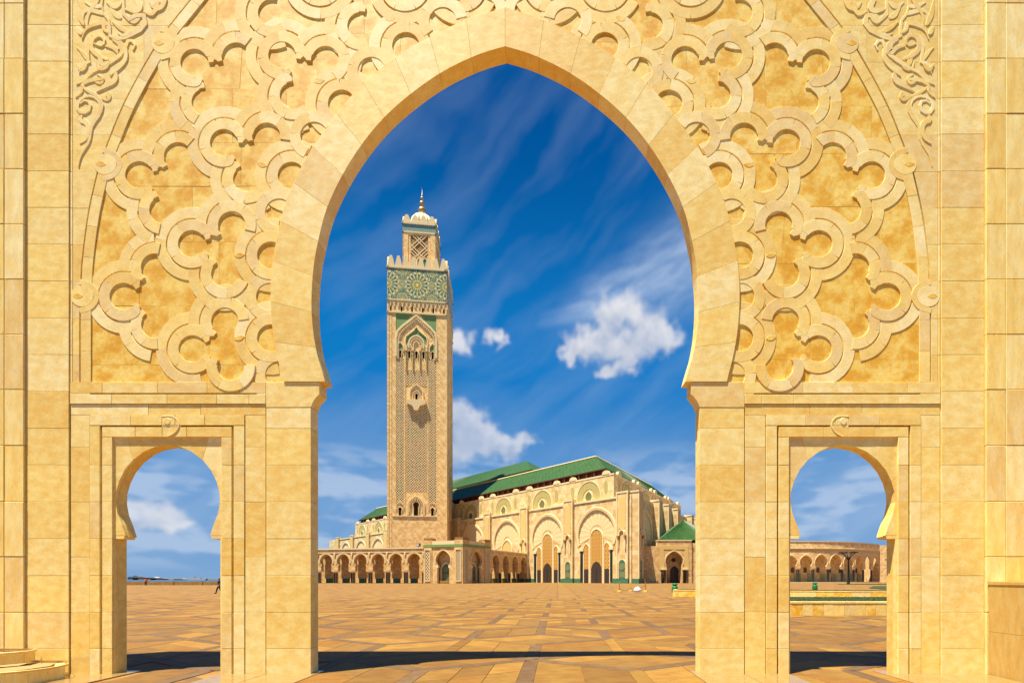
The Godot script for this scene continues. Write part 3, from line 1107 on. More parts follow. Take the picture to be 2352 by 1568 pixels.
func build_gate_neighbours() -> void:
	# polished floor slabs under the piers
	for s in [[-130, 205, 292], [206, 292, 0], [508, 611, 0], [612, 727, 0], [1594, 1709, 0], [1710, 1813, 0], [2029, 2115, 0], [2116, 2262, 0]]:
		var b := MB.new()
		var x0: float = (s[0] - CX) / S + 0.002
		var x1: float = (s[1] - CX) / S - 0.002
		b.slab(PackedVector2Array([Vector2(x0, GD - 1.6), Vector2(x1, GD - 1.6), Vector2(x1, GD + 0.3), Vector2(x0, GD + 0.3)]), -0.02, 0.012 + rng.randf_range(0, 0.001), 0.003)
		plaza_part("threshold_slab", b, mats["polished floor"])

	# two steps with rounded ends at the left edge
	var steps := thing("curved_steps", "two stained stone steps with rounded ends against the left pilaster of the gate", "steps", Vector3(-9.6, 0, -GD + 0.055))
	var plans := [[0.0, 0.225, [[-1.6, 0.0], [0.66, 0.0], [0.96, 0.25], [1.06, 0.5], [1.04, 0.75], [0.93, 0.95], [0.75, 1.08], [0.3, 1.2], [-1.6, 1.26]]], [0.265, 0.445, [[-1.6, 0.0], [0.12, 0.0], [0.24, 0.18], [0.22, 0.34], [0.1, 0.48], [-0.15, 0.56], [-0.6, 0.62], [-1.6, 0.66]]]]
	for s in plans:
		var raw := PackedVector2Array()
		for q in s[2]:
			raw.push_back(Vector2(q[0] + 0.0, q[1]))
		# riser stones along the rounded front
		var curve := resample(smooth_line(raw.slice(1), 5), 7)
		for i in 7:
			var a := curve[i]
			var c := curve[i + 1]
			var m := (c - a).normalized()
			var inward := Vector2(m.y, -m.x)
			if inward.dot(Vector2(-0.3, 0.3) - a) < 0.0:
				inward = -inward
			a += m * 0.003
			c -= m * 0.003
			var b := MB.new()
			b.slab(PackedVector2Array([Vector2(a.x, -a.y), Vector2(c.x, -c.y), Vector2(c.x, -c.y) + Vector2(inward.x, -inward.y) * 0.12, Vector2(a.x, -a.y) + Vector2(inward.x, -inward.y) * 0.12]), s[0], s[1], 0.0)
			part(steps, "riser", b, pick("tall block"))
		var tread := PackedVector2Array()
		for q in resample(smooth_line(raw.slice(1), 5), 22):
			var o := (q - Vector2(-0.2, 0.2)).normalized() * 0.025
			tread.push_back(Vector2(q.x + o.x, -(q.y + o.y)))
		tread.push_back(Vector2(-1.6, -raw[-1].y - 0.025))
		tread.push_back(Vector2(-1.6, 0.0))
		tread.push_back(Vector2(raw[1].x, 0.0))
		var t := MB.new()
		t.slab(tread, s[1] + 0.0005, s[1] + 0.04, 0.008)
		part(steps, "tread", t, pick("gate block"))
	var fill := MB.new()
	fill.slab(PackedVector2Array([Vector2(-1.6, 0), Vector2(-1.6, -1.1), Vector2(0.2, -1.0), Vector2(0.6, -0.8), Vector2(0.7, -0.3), Vector2(0.5, 0)]), 0.0, 0.22)
	part(steps, "fill", fill, mats["joint"])

	# clad low wall coming forward at the right edge
	var wall := thing("marble_side_wall", "yellow streaked marble side wall coming forward at the right foot of the gate", "wall", Vector3(7.83, 0, -GD + 0.06))
	for k in 2:
		for j in 3:
			var b := MB.new()
			b.xf = Transform3D(Basis(Vector3(0, 0, 1), Vector3.UP, Vector3(-1, 0, 0)), Vector3.ZERO)
			b.block(j * 0.9 + 0.002, [0.0, 0.79][k] + 0.002, j * 0.9 + 0.898, [0.788, 1.635][k], -0.05, rng.randf_range(0, 0.001), 0.002)
			part(wall, "marble_panel", b, mats["streaked marble"])
	var core := MB.new()
	core.box(Vector3(0.04, 0.0, 0.0), Vector3(1.6, 1.635, 2.7))
	part(wall, "core", core, mats["joint"])
	var cap := MB.new()
	cap.box(Vector3(-0.012, 1.6365, 0.0), Vector3(1.6, 1.69, 2.72))
	part(wall, "coping", cap, mats["streaked marble"])


# ---------------------------------------------------------------- the plaza

var plaza: MeshInstance3D
const TURN_DOWN := Basis(Vector3.RIGHT, Vector3(0, 0, -1), Vector3.UP)   # local (x, y, z) lies as (x, z, -y)


func plaza_part(called: String, b: MB, m: Material) -> MeshInstance3D:
	return part(plaza, called, b, m)


func build_plaza() -> void:
	var t := MB.new()
	t.slab(PackedVector2Array([Vector2(-172, -20), Vector2(420, -20), Vector2(420, 470), Vector2(-214, 470), Vector2(-79.5, 128.5), Vector2(-172, 128.5)]), -6.0, -0.012)
	var far := far_paving()
	var m := mat("far paving", lin(0.257, 0.16, 0.044), 0.8, far, Vector3(1.0 / (PAVE * sqrt(3.0) * 4.0), 1.0, 1.0 / (PAVE * 6.0)))
	plaza = structure("plaza", t, m)

	# lozenges in threes about each centre, cut into slabs, with straps of darker stone between
	var side := PAVE
	var origin := Vector2(-0.55, 10.35 - side)
	var cells := []
	for j in range(-6, 24):
		for i in range(-34, 34):
			var c := origin + Vector2((i + 0.5 * (j & 1)) * side * sqrt(3.0), j * side * 1.5)
			if c.y > GD - 3.4 and c.y < 42.0:
				cells.push_back(c)
	cells.sort_custom(func(p, q): return p.y < q.y)
	var rest := [MB.new(), MB.new(), MB.new()]
	var rest_straps := MB.new()
	rest_straps.xf = Transform3D(TURN_DOWN, Vector3.ZERO)
	var rest_like := MB.new()
	rest_like.xf = rest_straps.xf
	var count := 0
	var n := 0
	for c in cells:
		var v := []
		for k in 6:
			v.push_back(c + Vector2(0, side).rotated(TAU * k / 6.0))
		for k in [0, 2, 4]:
			var p0: Vector2 = c
			var e1: Vector2 = v[k] - c
			var e2: Vector2 = v[(k + 2) % 6] - c
			var mg := 0.145 / (side * 0.866)
			var ns := 2
			var nt := 1 + (rng.randi() % 3)
			for a in ns:
				for b in nt:
					var s0 := lerpf(mg, 1.0 - mg, float(a) / ns)
					var s1 := lerpf(mg, 1.0 - mg, float(a + 1) / ns)
					var t0 := lerpf(mg, 1.0 - mg, float(b) / nt)
					var t1 := lerpf(mg, 1.0 - mg, float(b + 1) / nt)
					var g := 0.0026
					var poly := PackedVector2Array([p0 + e1 * (s0 + g) + e2 * (t0 + g), p0 + e1 * (s1 - g) + e2 * (t0 + g), p0 + e1 * (s1 - g) + e2 * (t1 - g), p0 + e1 * (s0 + g) + e2 * (t1 - g)])
					var mid := (poly[0] + poly[2]) * 0.5
					if not in_sight(mid, 0.6):
						continue
					var top := rng.randf_range(-0.0012, 0.0012)
					if count < 298 and in_sight(mid, 0.2):
						var q := MB.new()
						q.slab(poly, -0.02, top, 0.002)
						plaza_part("paving_slab", q, pick("paving slab"))
						count += 1
					else:
						rest[rng.randi() % 3].slab(poly, -0.02, top, 0.0)
		# straps: three sides of the hexagon and three spokes
		for k in 6:
			var a: Vector2 = v[k]
			var b: Vector2 = c
			if k % 2 == 1:
				b = v[(k + 1) % 6]
				if k == 1 or k == 3 or k == 5:
					a = v[k]
			if not in_sight((a + b) * 0.5, 0.9):
				continue
			n += 1
			var top := 0.0005 + 0.0004 * (n % 6)
			if n < 200 and a.y < 20.0:
				var q := MB.new()
				q.xf = Transform3D(TURN_DOWN, Vector3.ZERO)
				q.ribbon(PackedVector2Array([a, b]), even(2, 0.28), -0.02, top, 0.001)
				plaza_part("paving_strap", q, pick("paving strap" if rng.randf() < 0.85 else "paving slab"))
			else:
				(rest_straps if rng.randf() < 0.85 else rest_like).ribbon(PackedVector2Array([a, b]), even(2, 0.28), -0.02, top, 0.0)
	for i in 3:
		stuff(plaza_part("far_paving_slabs", rest[i], mats["paving slab %d" % (i * 2)]))
	stuff(plaza_part("far_paving_straps", rest_straps, mats["paving strap 1"]))
	stuff(plaza_part("far_paving_straps", rest_like, mats["paving slab 0"]))


const PAVE := 2.35


# whether a place on the ground may be seen through one of the openings, or before the gate
func in_sight(q: Vector2, margin: float) -> bool:
	if q.y < GD + 0.35:
		if q.y < GD - 1.9:
			return false
		for s in [[-130, 292], [508, 727], [1594, 1813], [2029, 2262]]:
			if q.x > (s[0] - CX) / S + 0.2 and q.x < (s[1] - CX) / S - 0.2:
				return false
		return q.x > -10.5 and q.x < 7.5
	var u := CX + q.x * F / q.y
	var m := margin * F / q.y + 20.0
	for s in [[264, 508], [714, 1607], [1813, 2057]]:
		if u > s[0] - m and u < s[1] + m:
			return true
	return false


# slabs and straps too far off to lay: tone of each slab, and a star of straps repeated
func far_paving() -> ImageTexture:
	var size := 640
	var out := PackedByteArray()
	out.resize(size * size * 3)
	var r := RandomNumberGenerator.new()
	r.seed = 77
	var n := noise_bytes(size, size, 0.02, 91, 4, 20.0)
	var wide := PAVE * sqrt(3.0) * 4.0
	var deep := PAVE * 6.0
	var tone := []
	for i in 4096:
		tone.push_back(r.randf())
	for y in size:
		var py := float(y) / size * deep
		for x in size:
			var px := float(x) / size * wide
			# nearest centre of the hexagon lattice
			var j := roundf(py / (PAVE * 1.5))
			var best := 1e9
			var d := Vector2.ZERO
			var id := 0
			for jj in [j - 1.0, j, j + 1.0]:
				var off := 0.5 * fposmod(jj, 2.0)
				var i := roundf(px / (PAVE * 1.7320508) - off)
				var q := Vector2(px - (i + off) * PAVE * 1.7320508, py - jj * PAVE * 1.5)
				if q.length_squared() < best:
					best = q.length_squared()
					d = q
					id = int(fposmod(i, 4.0)) * 8 + int(fposmod(jj, 4.0))
			var ang := fposmod(atan2(d.x, d.y), TAU / 3.0) - TAU / 6.0
			var rad := d.length()
			var sec := int(fposmod(atan2(d.x, d.y), TAU) / (TAU / 3.0))
			# distance to the spokes and to the outer sides
			var to_spoke := rad * sin(TAU / 6.0 - absf(ang))
			var to_side := PAVE * 0.866 - rad * cos(TAU / 12.0 - absf(ang))
			var near := minf(to_spoke, to_side)
			var u := clampf(rad * sin(TAU / 6.0 - ang) / (PAVE * 0.75), 0, 0.99)
			var v := clampf(rad * sin(TAU / 6.0 + ang) / (PAVE * 0.75), 0, 0.99)
			var t: float = tone[(id * 24 + sec * 8 + int(u * 2.0) * 2 + int(v * 2.0)) % 4096]
			var i3 := (y * size + x) * 3
			var c := Color(1.0, 0.95, 0.86).lerp(Color(0.82, 0.7, 0.54), clampf(t * 0.8 + (n[y * size + x] / 255.0 - 0.5) * 0.7 + 0.05, 0, 1))
			if near < 0.125:
				c = Color(0.76, 0.71, 0.69)
			out[i3] = int(c.r * 255.0)
			out[i3 + 1] = int(c.g * 255.0)
			out[i3 + 2] = int(c.b * 255.0)
	return finish(out, size, size)


# ---------------------------------------------------------------- shared building pieces

func put_box(parent: Node, called: String, m: String, lo: Vector3, hi: Vector3, xf := Transform3D.IDENTITY) -> MeshInstance3D:
	var b := MB.new()
	b.xf = xf
	b.box(lo, hi)
	return part(parent, called, b, mats[m])


func put_prism(parent: Node, called: String, m: String, poly: PackedVector2Array, zb: float, zf: float, xf := Transform3D.IDENTITY, ch := 0.0) -> MeshInstance3D:
	var b := MB.new()
	b.xf = xf
	b.prism(poly, zb, zf, ch)
	return part(parent, called, b, mats[m])


func put_ribbon(parent: Node, called: String, m: String, pts: PackedVector2Array, w: float, zb: float, zf: float, xf := Transform3D.IDENTITY, ch := 0.0) -> MeshInstance3D:
	var b := MB.new()
	b.xf = xf
	b.ribbon(pts, even(pts.size(), w), zb, zf, ch)
	return part(parent, called, b, mats[m])


func put_picture(parent: Node, called: String, m: String, lo: Vector2, hi: Vector2, z: float, r: Rect2, xf := Transform3D.IDENTITY) -> MeshInstance3D:
	var b := MB.new()
	b.xf = xf
	b.quad_uv(Vector3(lo.x, lo.y, z), Vector3(hi.x, lo.y, z), Vector3(hi.x, hi.y, z), Vector3(lo.x, hi.y, z), r)
	return part(parent, called, b, mats[m])


# a round-headed shape standing on y0
func arched(cx: float, y0: float, w: float, top: float, peak := 0.0, n := 10) -> PackedVector2Array:
	var out := PackedVector2Array([Vector2(cx - w * 0.5, y0)])
	var r := w * 0.5
	for i in n + 1:
		var a := PI - PI * i / n
		out.push_back(Vector2(cx + r * cos(a), top - r - peak + r * sin(a) + peak * maxf(0.0, 1.0 - absf(cos(a)) * 1.4)))
	out.push_back(Vector2(cx + w * 0.5, y0))
	return out


# a keyhole window: round head over a narrower foot
func keyhole(cx: float, y0: float, w: float, h: float) -> PackedVector2Array:
	var out := PackedVector2Array([Vector2(cx - w * 0.36, y0)])
	out.append_array(horseshoe(cx, y0 + h - w * 0.5, w * 0.5, 42.0, w * 0.12, 10))
	out.push_back(Vector2(cx + w * 0.36, y0))
	return out


# the raised surround of an opening
func window_rim(parent: Node, poly: PackedVector2Array, z: float, xf := Transform3D.IDENTITY, surround := 0.35) -> void:
	put_ribbon(parent, "window_surround", "pale trim", poly, surround, z - 0.1, z + 0.32, xf, 0.05)


# a wall plate with openings standing on its lower edge
func pierced(parent: Node, called: String, m: String, x0: float, y0: float, x1: float, y1: float, holes: Array, zb: float, zf: float, xf := Transform3D.IDENTITY) -> void:
	var poly := PackedVector2Array([Vector2(x0, y0)])
	for h in holes:
		poly.append_array(h)
	poly.append_array(PackedVector2Array([Vector2(x1, y0), Vector2(x1, y1), Vector2(x0, y1)]))
	put_prism(parent, called, m, poly, zb, zf, xf)


# scallops along a moulding
func scallops(parent: Node, called: String, m: String, line: PackedVector2Array, n: int, size: float, zb: float, zf: float, xf := Transform3D.IDENTITY) -> void:
	var b := MB.new()
	b.xf = xf
	var pts := resample(line, n)
	for i in n:
		var c := (pts[i] + pts[i + 1]) * 0.5
		var t := (pts[i + 1] - pts[i]).angle()
		var poly := PackedVector2Array()
		for k in 6:
			poly.push_back(c + Vector2(cos(TAU * k / 6), sin(TAU * k / 6) * 1.3).rotated(t) * size)
		b.prism(poly, zb, zf, 0.0)
	part(parent, called, b, mats[m])


# ---------------------------------------------------------------- the minaret

# net of raised diagonal bars over tile
func sebka(parent: Node, x0: float, y0: float, x1: float, y1: float, pitch: float, zb: float, zf: float) -> void:
	var size_x := int((x1 - x0) / pitch * 8.0)
	var size_y := int((y1 - y0) / pitch * 8.0)
	var im := Image.create(size_x, size_y, false, Image.FORMAT_RGB8)
	for y in size_y:
		for x in size_x:
			var cx := floorf(x / 8.0 + 0.0) - size_x / 16.0 + 0.5
			var cy := floorf(y / 8.0) - size_y / 16.0
			# lozenges of green cells at even distances up the panel
			var band := fposmod(cy, 14.0) - 7.0
			var dia := absf(cx) * 1.1 + absf(band) * 0.8
			var green := (dia < 4.6 and fposmod(cx + floorf(cy), 2.0) < 1.0) or dia < 1.5
			var u := x % 8
			var v := y % 8
			var c := Color(0.78, 0.47, 0.18)
			if green:
				c = Color(0.08, 0.27, 0.2)
			elif (u + v) % 4 == 0:
				c = Color(0.45, 0.26, 0.12)
			im.set_pixel(x, y, c)
	var m := mat("sebka tile %d" % (used.get("sebka", 0)), Color.WHITE, 0.6, ImageTexture.create_from_image(im), Vector3.ONE, false)
	used["sebka"] = used.get("sebka", 0) + 1
	var q := MB.new()
	q.quad_uv(Vector3(x0, y0, zb), Vector3(x1, y0, zb), Vector3(x1, y1, zb), Vector3(x0, y1, zb), Rect2(0.001, 0.001, 0.998, 0.998))
	var panel := part(parent, "tile_panel", q, m)
	var b := MB.new()
	var w := x1 - x0
	var h := y1 - y0
	for way in [1.0, -1.0]:
		var c := -h
		while c < w + h:
			# the line x = x0 + c + way * (y - y0), clipped to the panel
			var pts := []
			for e in [0.0, h]:
				var xx: float = c + way * e
				if xx >= 0.0 and xx <= w:
					pts.push_back(Vector2(xx, e))
			for e in [0.0, w]:
				var yy: float = (e - c) * way
				if yy > 0.001 and yy < h - 0.001:
					pts.push_back(Vector2(e, yy))
			if pts.size() >= 2:
				var a: Vector2 = pts[0] + Vector2(x0, y0)
				var d: Vector2 = pts[1] + Vector2(x0, y0)
				if a.distance_to(d) > 0.3:
					b.ribbon(PackedVector2Array([a, d]), even(2, pitch * 0.24), zb - 0.05, zf + (0.02 if way > 0 else 0.0), 0.04)
			c += pitch
	stuff(part(panel, "lattice", b, mats["arch stone"]))


func merlons(parent: Node, x0: float, x1: float, y: float, n: int, h: float, z0: float, z1: float, xf: Transform3D) -> void:
	var w := (x1 - x0) / n
	for i in n:
		var a := x0 + i * w
		var poly := PackedVector2Array([Vector2(a + w * 0.02, y)])
		for k in 6:
			poly.push_back(Vector2(a + w * (0.02 + 0.05 * k), y + h * (k + 0.3) / 6.4))
			poly.push_back(Vector2(a + w * (0.02 + 0.05 * (k + 1) - 0.012), y + h * (k + 0.3) / 6.4 + h * 0.06))
		poly.push_back(Vector2(a + w * 0.36, y + h))
		poly.push_back(Vector2(a + w * 0.64, y + h))
		for k in range(5, -1, -1):
			poly.push_back(Vector2(a + w * (1.0 - (0.02 + 0.05 * (k + 1) - 0.012)), y + h * (k + 0.3) / 6.4 + h * 0.06))
			poly.push_back(Vector2(a + w * (1.0 - (0.02 + 0.05 * k)), y + h * (k + 0.3) / 6.4))
		poly.push_back(Vector2(a + w * 0.98, y))
		var b := MB.new()
		b.xf = xf
		b.prism(poly, z0, z1, 0.0, true)
		part(parent, "merlon", b, mats["arch stone"])


func build_minaret() -> void:
	var w := 27.6
	var at := P(889, HY, 225)
	var t := thing("minaret", "tall square minaret of honey stone with tiled frieze, lattice panels and a ribbed dome lantern", "minaret", Vector3(at.x, 0, at.z), 0.1165)
	var st := "minaret stone"
	# the four faces, each seen from outside with x to the right
	var faces := [Transform3D.IDENTITY, Transform3D(Basis(Vector3(0, 0, -1), Vector3.UP, Vector3(1, 0, 0)), Vector3(w, 0, 0)), Transform3D(Basis(Vector3(-1, 0, 0), Vector3.UP, Vector3(0, 0, -1)), Vector3(w, 0, -w)), Transform3D(Basis(Vector3(0, 0, 1), Vector3.UP, Vector3(-1, 0, 0)), Vector3(0, 0, -w))]
	put_box(t, "shaft", st, Vector3(0.6, 0, -w + 0.6), Vector3(w - 0.6, 148, -11.0))
	# the front wall is hollow behind its windows
	for s in [[0.6, 0.0, 27.0, 31.5], [0.6, 38.0, 27.0, 86.0], [0.6, 89.4, 27.0, 106.0], [0.6, 109.8, 27.0, 127.5], [0.6, 131.0, 27.0, 148.0]]:
		put_box(t, "shaft_wall", st, Vector3(s[0], s[1], -1.7), Vector3(s[2], s[3], -0.6))
	for s in [[31.5, 38.0, [[0.6, 5.0], [6.7, 11.8], [14.6, 19.95], [21.65, 27.0]]], [86.0, 89.4, [[0.6, 12.7], [14.1, 27.0]]], [106.0, 109.8, [[0.6, 5.2], [6.6, 9.4], [10.8, 12.7], [14.1, 16.0], [17.4, 20.2], [21.6, 27.0]]]]:
		for q in s[2]:
			put_box(t, "shaft_wall", st, Vector3(q[0], s[0], -1.7), Vector3(q[1], s[1], -0.6))
	for s in [[0.6, 1.6], [26.0, 27.0]]:
		put_box(t, "shaft_wall", st, Vector3(s[0], 0.0, -11.0), Vector3(s[1], 148.0, -1.7))
	# front facing round the sunk panels
	for s in [[0.0, 0.9, 127.0, 0.0], [1.05, 2.1, 127.0, -0.05], [2.25, 4.0, 127.0, -0.12], [7.7, 8.35, 106.0, -0.12], [18.45, 19.05, 106.0, -0.12], [22.6, 27.6, 127.0, -0.1]]:
		put_box(t, "facing_strip", st, Vector3(s[0], 0, -0.7), Vector3(s[1], s[2], s[3]))
	put_box(t, "facing_base", st, Vector3(4.0, 0, -0.7), Vector3(22.6, 31.0, -0.14))
	put_box(t, "string_course", "pale trim", Vector3(2.4, 31.0, -0.7), Vector3(22.6, 31.5, 0.15))
	pierced(t, "facing_panel", st, 8.35, 31.5, 18.45, 42.6, [keyhole(13.2, 31.5, 2.9, 6.4)], -0.7, -0.22)
	for x in [4.0, 19.05]:
		pierced(t, "facing_panel", st, x, 31.5, x + 3.6, 36.0, [keyhole(5.85 if x < 9.0 else 20.8, 31.5, 1.7, 3.6)], -0.7, -0.2)
	pierced(t, "facing_panel", st, 4.0, 106.0, 22.6, 127.0, [keyhole(5.9, 106.0, 1.4, 3.3), keyhole(10.1, 106.0, 1.4, 3.1), keyhole(13.4, 106.0, 1.4, 3.1), keyhole(16.7, 106.0, 1.4, 3.1), keyhole(20.9, 106.0, 1.4, 3.3)], -0.7, -0.3)
	put_box(t, "facing_panel", st, Vector3(8.35, 100.0, -0.7), Vector3(18.45, 106.0, -0.34))
	# plain faces on the other sides, with their corner strips
	for k in [1, 2, 3]:
		put_box(t, "side_facing", st, Vector3(0.72, 0, -0.7), Vector3(w - 0.72, 127, -0.25), faces[k])
		for s in [[0.72, 4.0], [22.6, 26.88]]:
			put_box(t, "side_strip", st, Vector3(s[0], 0.0, -0.3), Vector3(s[1], 127, -0.02), faces[k])
		for s in [[8.0, 9.0], [18.4, 19.4]]:
			put_box(t, "side_strip", st, Vector3(s[0], 31.0, -0.3), Vector3(s[1], 106, -0.05), faces[k])
	sebka(t, 4.0, 36.0, 7.7, 106.0, 1.24, -0.58, -0.2)
	sebka(t, 19.05, 36.0, 22.6, 106.0, 1.24, -0.58, -0.2)
	sebka(t, 8.35, 42.6, 18.45, 84.0, 1.24, -0.58, -0.2)
	sebka(t, 8.35, 92.8, 18.45, 100.0, 1.24, -0.58, -0.2)
	put_box(t, "facing_panel", st, Vector3(8.35, 84.0, -0.7), Vector3(18.45, 86.0, -0.3))
	pierced(t, "facing_panel", st, 8.35, 86.0, 18.45, 92.8, [keyhole(13.4, 86.0, 1.6, 3.2)], -0.7, -0.3)
	# balcony
	var niche := arched(13.4, 86.0, 6.0, 93.4, 0.9)
	put_ribbon(t, "balcony_arch", "arch stone", niche, 0.6, -0.4, 0.3)
	put_ribbon(t, "balcony_arch", "arch stone", arched(13.4, 86.0, 3.4, 90.6, 0.4), 0.35, -0.4, 0.1)
	window_rim(t, keyhole(13.4, 86.0, 1.9, 3.4), -0.3, Transform3D.IDENTITY, 0.25)
	var deck := MB.new()
	deck.prism(PackedVector2Array([Vector2(9.0, 84.2), Vector2(11.6, 83.2), Vector2(12.6, 81.0), Vector2(14.2, 81.0), Vector2(15.2, 83.2), Vector2(17.8, 84.2), Vector2(17.8, 86.0), Vector2(9.0, 86.0)]), -0.5, 1.1)
	part(t, "balcony", deck, mats["arch stone"])
	# doors at the foot of the lattice
	window_rim(t, keyhole(13.2, 31.5, 3.3, 6.7), -0.22)
	put_ribbon(t, "door_arch", "arch stone", arched(13.2, 31.6, 7.4, 40.6, 0.8), 0.7, -0.3, 0.2)
	scallops(t, "arch_scallops", "arch stone", arched(13.2, 33.0, 6.0, 39.6, 0.6), 17, 0.28, -0.3, 0.24)
	for x in [5.85, 20.8]:
		window_rim(t, keyhole(x, 31.5, 2.0, 3.8), -0.2, Transform3D.IDENTITY, 0.25)
		scallops(t, "arch_scallops", "arch stone", arched(x, 34.2, 3.2, 37.8, 0.3), 9, 0.25, -0.3, 0.1)
	# the great blind arch with green spandrels
	for s in [1.0, -1.0]:
		var g := PackedVector2Array()
		for q in [[-10.2, 127.0], [-1.6, 127.0], [-3.6, 124.6], [-6.0, 121.6], [-8.6, 119.4], [-10.2, 118.2]]:
			g.push_back(Vector2(13.4 + q[0] * s, q[1] - 0.3))
		put_prism(t, "green_spandrel", "green panel", g, -0.4, -0.26)
	var big := PackedVector2Array()
	for q in [[-9.3, 106.4], [-9.3, 115.0], [-8.6, 118.0], [-6.6, 120.4], [-3.4, 123.0], [0, 126.0], [3.4, 123.0], [6.6, 120.4], [8.6, 118.0], [9.3, 115.0], [9.3, 106.4]]:
		big.push_back(Vector2(13.4 + q[0], q[1]))
	put_ribbon(t, "arch_moulding", "arch stone", big, 1.0, -0.4, 0.2, Transform3D.IDENTITY, 0.15)
	var low := big.duplicate()
	for i in low.size():
		low[i] = Vector2(13.4 + (low[i].x - 13.4) * 0.9, low[i].y - 1.1)
	scallops(t, "arch_scallops", "arch stone", low, 44, 0.36, -0.4, 0.1)
	var onion := PackedVector2Array()
	for q in [[-4.9, 111.0], [-5.2, 113.6], [-4.8, 116.0], [-3.2, 117.4], [-1.2, 119.0], [0, 120.8], [1.2, 119.0], [3.2, 117.4], [4.8, 116.0], [5.2, 113.6], [4.9, 111.0]]:
		onion.push_back(Vector2(13.4 + q[0], q[1]))
	put_prism(t, "green_tympanum", "green panel", onion, -0.4, -0.24)
	put_ribbon(t, "tympanum_moulding", "arch stone", onion, 0.6, -0.4, 0.12, Transform3D.IDENTITY, 0.1)
	# triple arcade with shafts
	var ground := PackedVector2Array([Vector2(8.5, 106.0)])
	for x in [10.1, 13.4, 16.7]:
		ground.append_array(keyhole(x, 106.0, 1.4, 3.1))
	ground.append_array(PackedVector2Array([Vector2(18.3, 106.0), Vector2(18.3, 111.2), Vector2(17.0, 113.6), Vector2(13.4, 116.0), Vector2(9.8, 113.6), Vector2(8.5, 111.2)]))
	put_prism(t, "arcade_ground", st, ground, -0.4, -0.18)
	put_box(t, "arcade_ground", st, Vector3(8.5, 100.2, -0.4), Vector3(18.3, 106.0, -0.18))
	put_ribbon(t, "arcade_arch", "arch stone", arched(13.4, 110.6, 6.8, 116.4, 0.3), 0.7, -0.3, 0.3, Transform3D.IDENTITY, 0.1)
	scallops(t, "arch_scallops", "arch stone", arched(13.4, 110.6, 5.2, 115.4, 0.3), 17, 0.3, -0.3, 0.24)
	for x in [10.1, 13.4, 16.7]:
		put_ribbon(t, "arcade_arch", "arch stone", arched(x, 109.5, 2.7, 112.6 if x != 13.4 else 114.0, 0.6), 0.4, -0.3, 0.22)
		window_rim(t, keyhole(x, 106.0, 1.65, 3.3), -0.2, Transform3D.IDENTITY, 0.22)
	for x in [8.7, 11.75, 15.05, 18.1]:
		var c := MB.new()
		c.tube(Vector3(x, 100.4, 0.1), Vector3(x, 109.2, 0.1), 0.24, 0.24, 8)
		part(t, "shaft_column", c, mats["olive lattice"])
		put_box(t, "capital", "arch stone", Vector3(x - 0.42, 109.2, -0.3), Vector3(x + 0.42, 110.2, 0.45))
	for x in [5.9, 20.9]:
		put_prism(t, "green_niche", "green panel", arched(x, 109.4, 2.8, 112.8, 0.5), -0.35, -0.24)
		put_ribbon(t, "niche_arch", "arch stone", arched(x, 109.0, 3.0, 113.2, 0.8), 0.5, -0.35, 0.1)
		window_rim(t, keyhole(x, 106.0, 1.65, 3.4), -0.3, Transform3D.IDENTITY, 0.22)
	# frieze of little arches, tiled frieze and battlements, on all four sides
	for k in 4:
		var xf: Transform3D = faces[k]
		put_box(t, "cornice", "pale trim", Vector3(-0.2, 126.8, -0.75), Vector3(w + 0.2, 127.5, 0.2), xf)
		if k == 0:
			var slits := []
			for i in 6:
				slits.push_back(arched(1.6 + i * 4.9, 127.5, 0.8, 130.5, 0.0, 5))
			pierced(t, "frieze", st, 0.0, 127.5, w, 132.6, slits, -0.7, -0.15, xf)
		else:
			put_box(t, "frieze", st, Vector3(0.0, 127.5, -0.7), Vector3(w, 132.6, -0.15), xf)
		if k < 2:
			var x := 1.3
			while x < w - 1.0:
				put_ribbon(t, "frieze_arch", "arch stone", arched(x + 0.95, 129.8, 1.5, 132.2, 0.2, 6), 0.34, -0.2, 0.12, xf)
				x += 1.9
		put_box(t, "cornice", "pale trim", Vector3(-0.25, 132.6, -0.75), Vector3(w + 0.25, 133.2, 0.25), xf)
		put_box(t, "tile_ground", "blue tile band", Vector3(0.02, 133.2, -0.75), Vector3(w - 0.02, 147.8, 0.05), xf)
		put_picture(t, "tiled_frieze", "zellige frieze", Vector2(0.1, 133.25), Vector2(w - 0.1, 147.75), 0.1, Rect2(0, 0, 1, 1), xf)
		put_box(t, "cornice", "pale trim", Vector3(-0.3, 147.8, -1.2), Vector3(w + 0.3, 148.7, 0.3), xf)
		merlons(t, 0.0, w, 148.7, 8, 5.0, -1.0, 0.15 if k % 2 == 0 else 0.1, xf)
	put_box(t, "terrace", st, Vector3(0.5, 148.0, -w + 0.5), Vector3(w - 0.5, 148.9, -0.5))
	# lantern
	var lw := 15.9
	var o := (w - lw) * 0.5
	var lf := [Transform3D(Basis.IDENTITY, Vector3(o, 0, -o)), Transform3D(Basis(Vector3(0, 0, -1), Vector3.UP, Vector3(1, 0, 0)), Vector3(o + lw, 0, -o)), Transform3D(Basis(Vector3(-1, 0, 0), Vector3.UP, Vector3(0, 0, -1)), Vector3(o + lw, 0, -o - lw)), Transform3D(Basis(Vector3(0, 0, 1), Vector3.UP, Vector3(-1, 0, 0)), Vector3(o, 0, -o - lw))]
	put_box(t, "lantern", st, Vector3(o + 0.4, 148.9, -o - lw + 0.4), Vector3(o + lw - 0.4, 175.0, -o - 0.4))
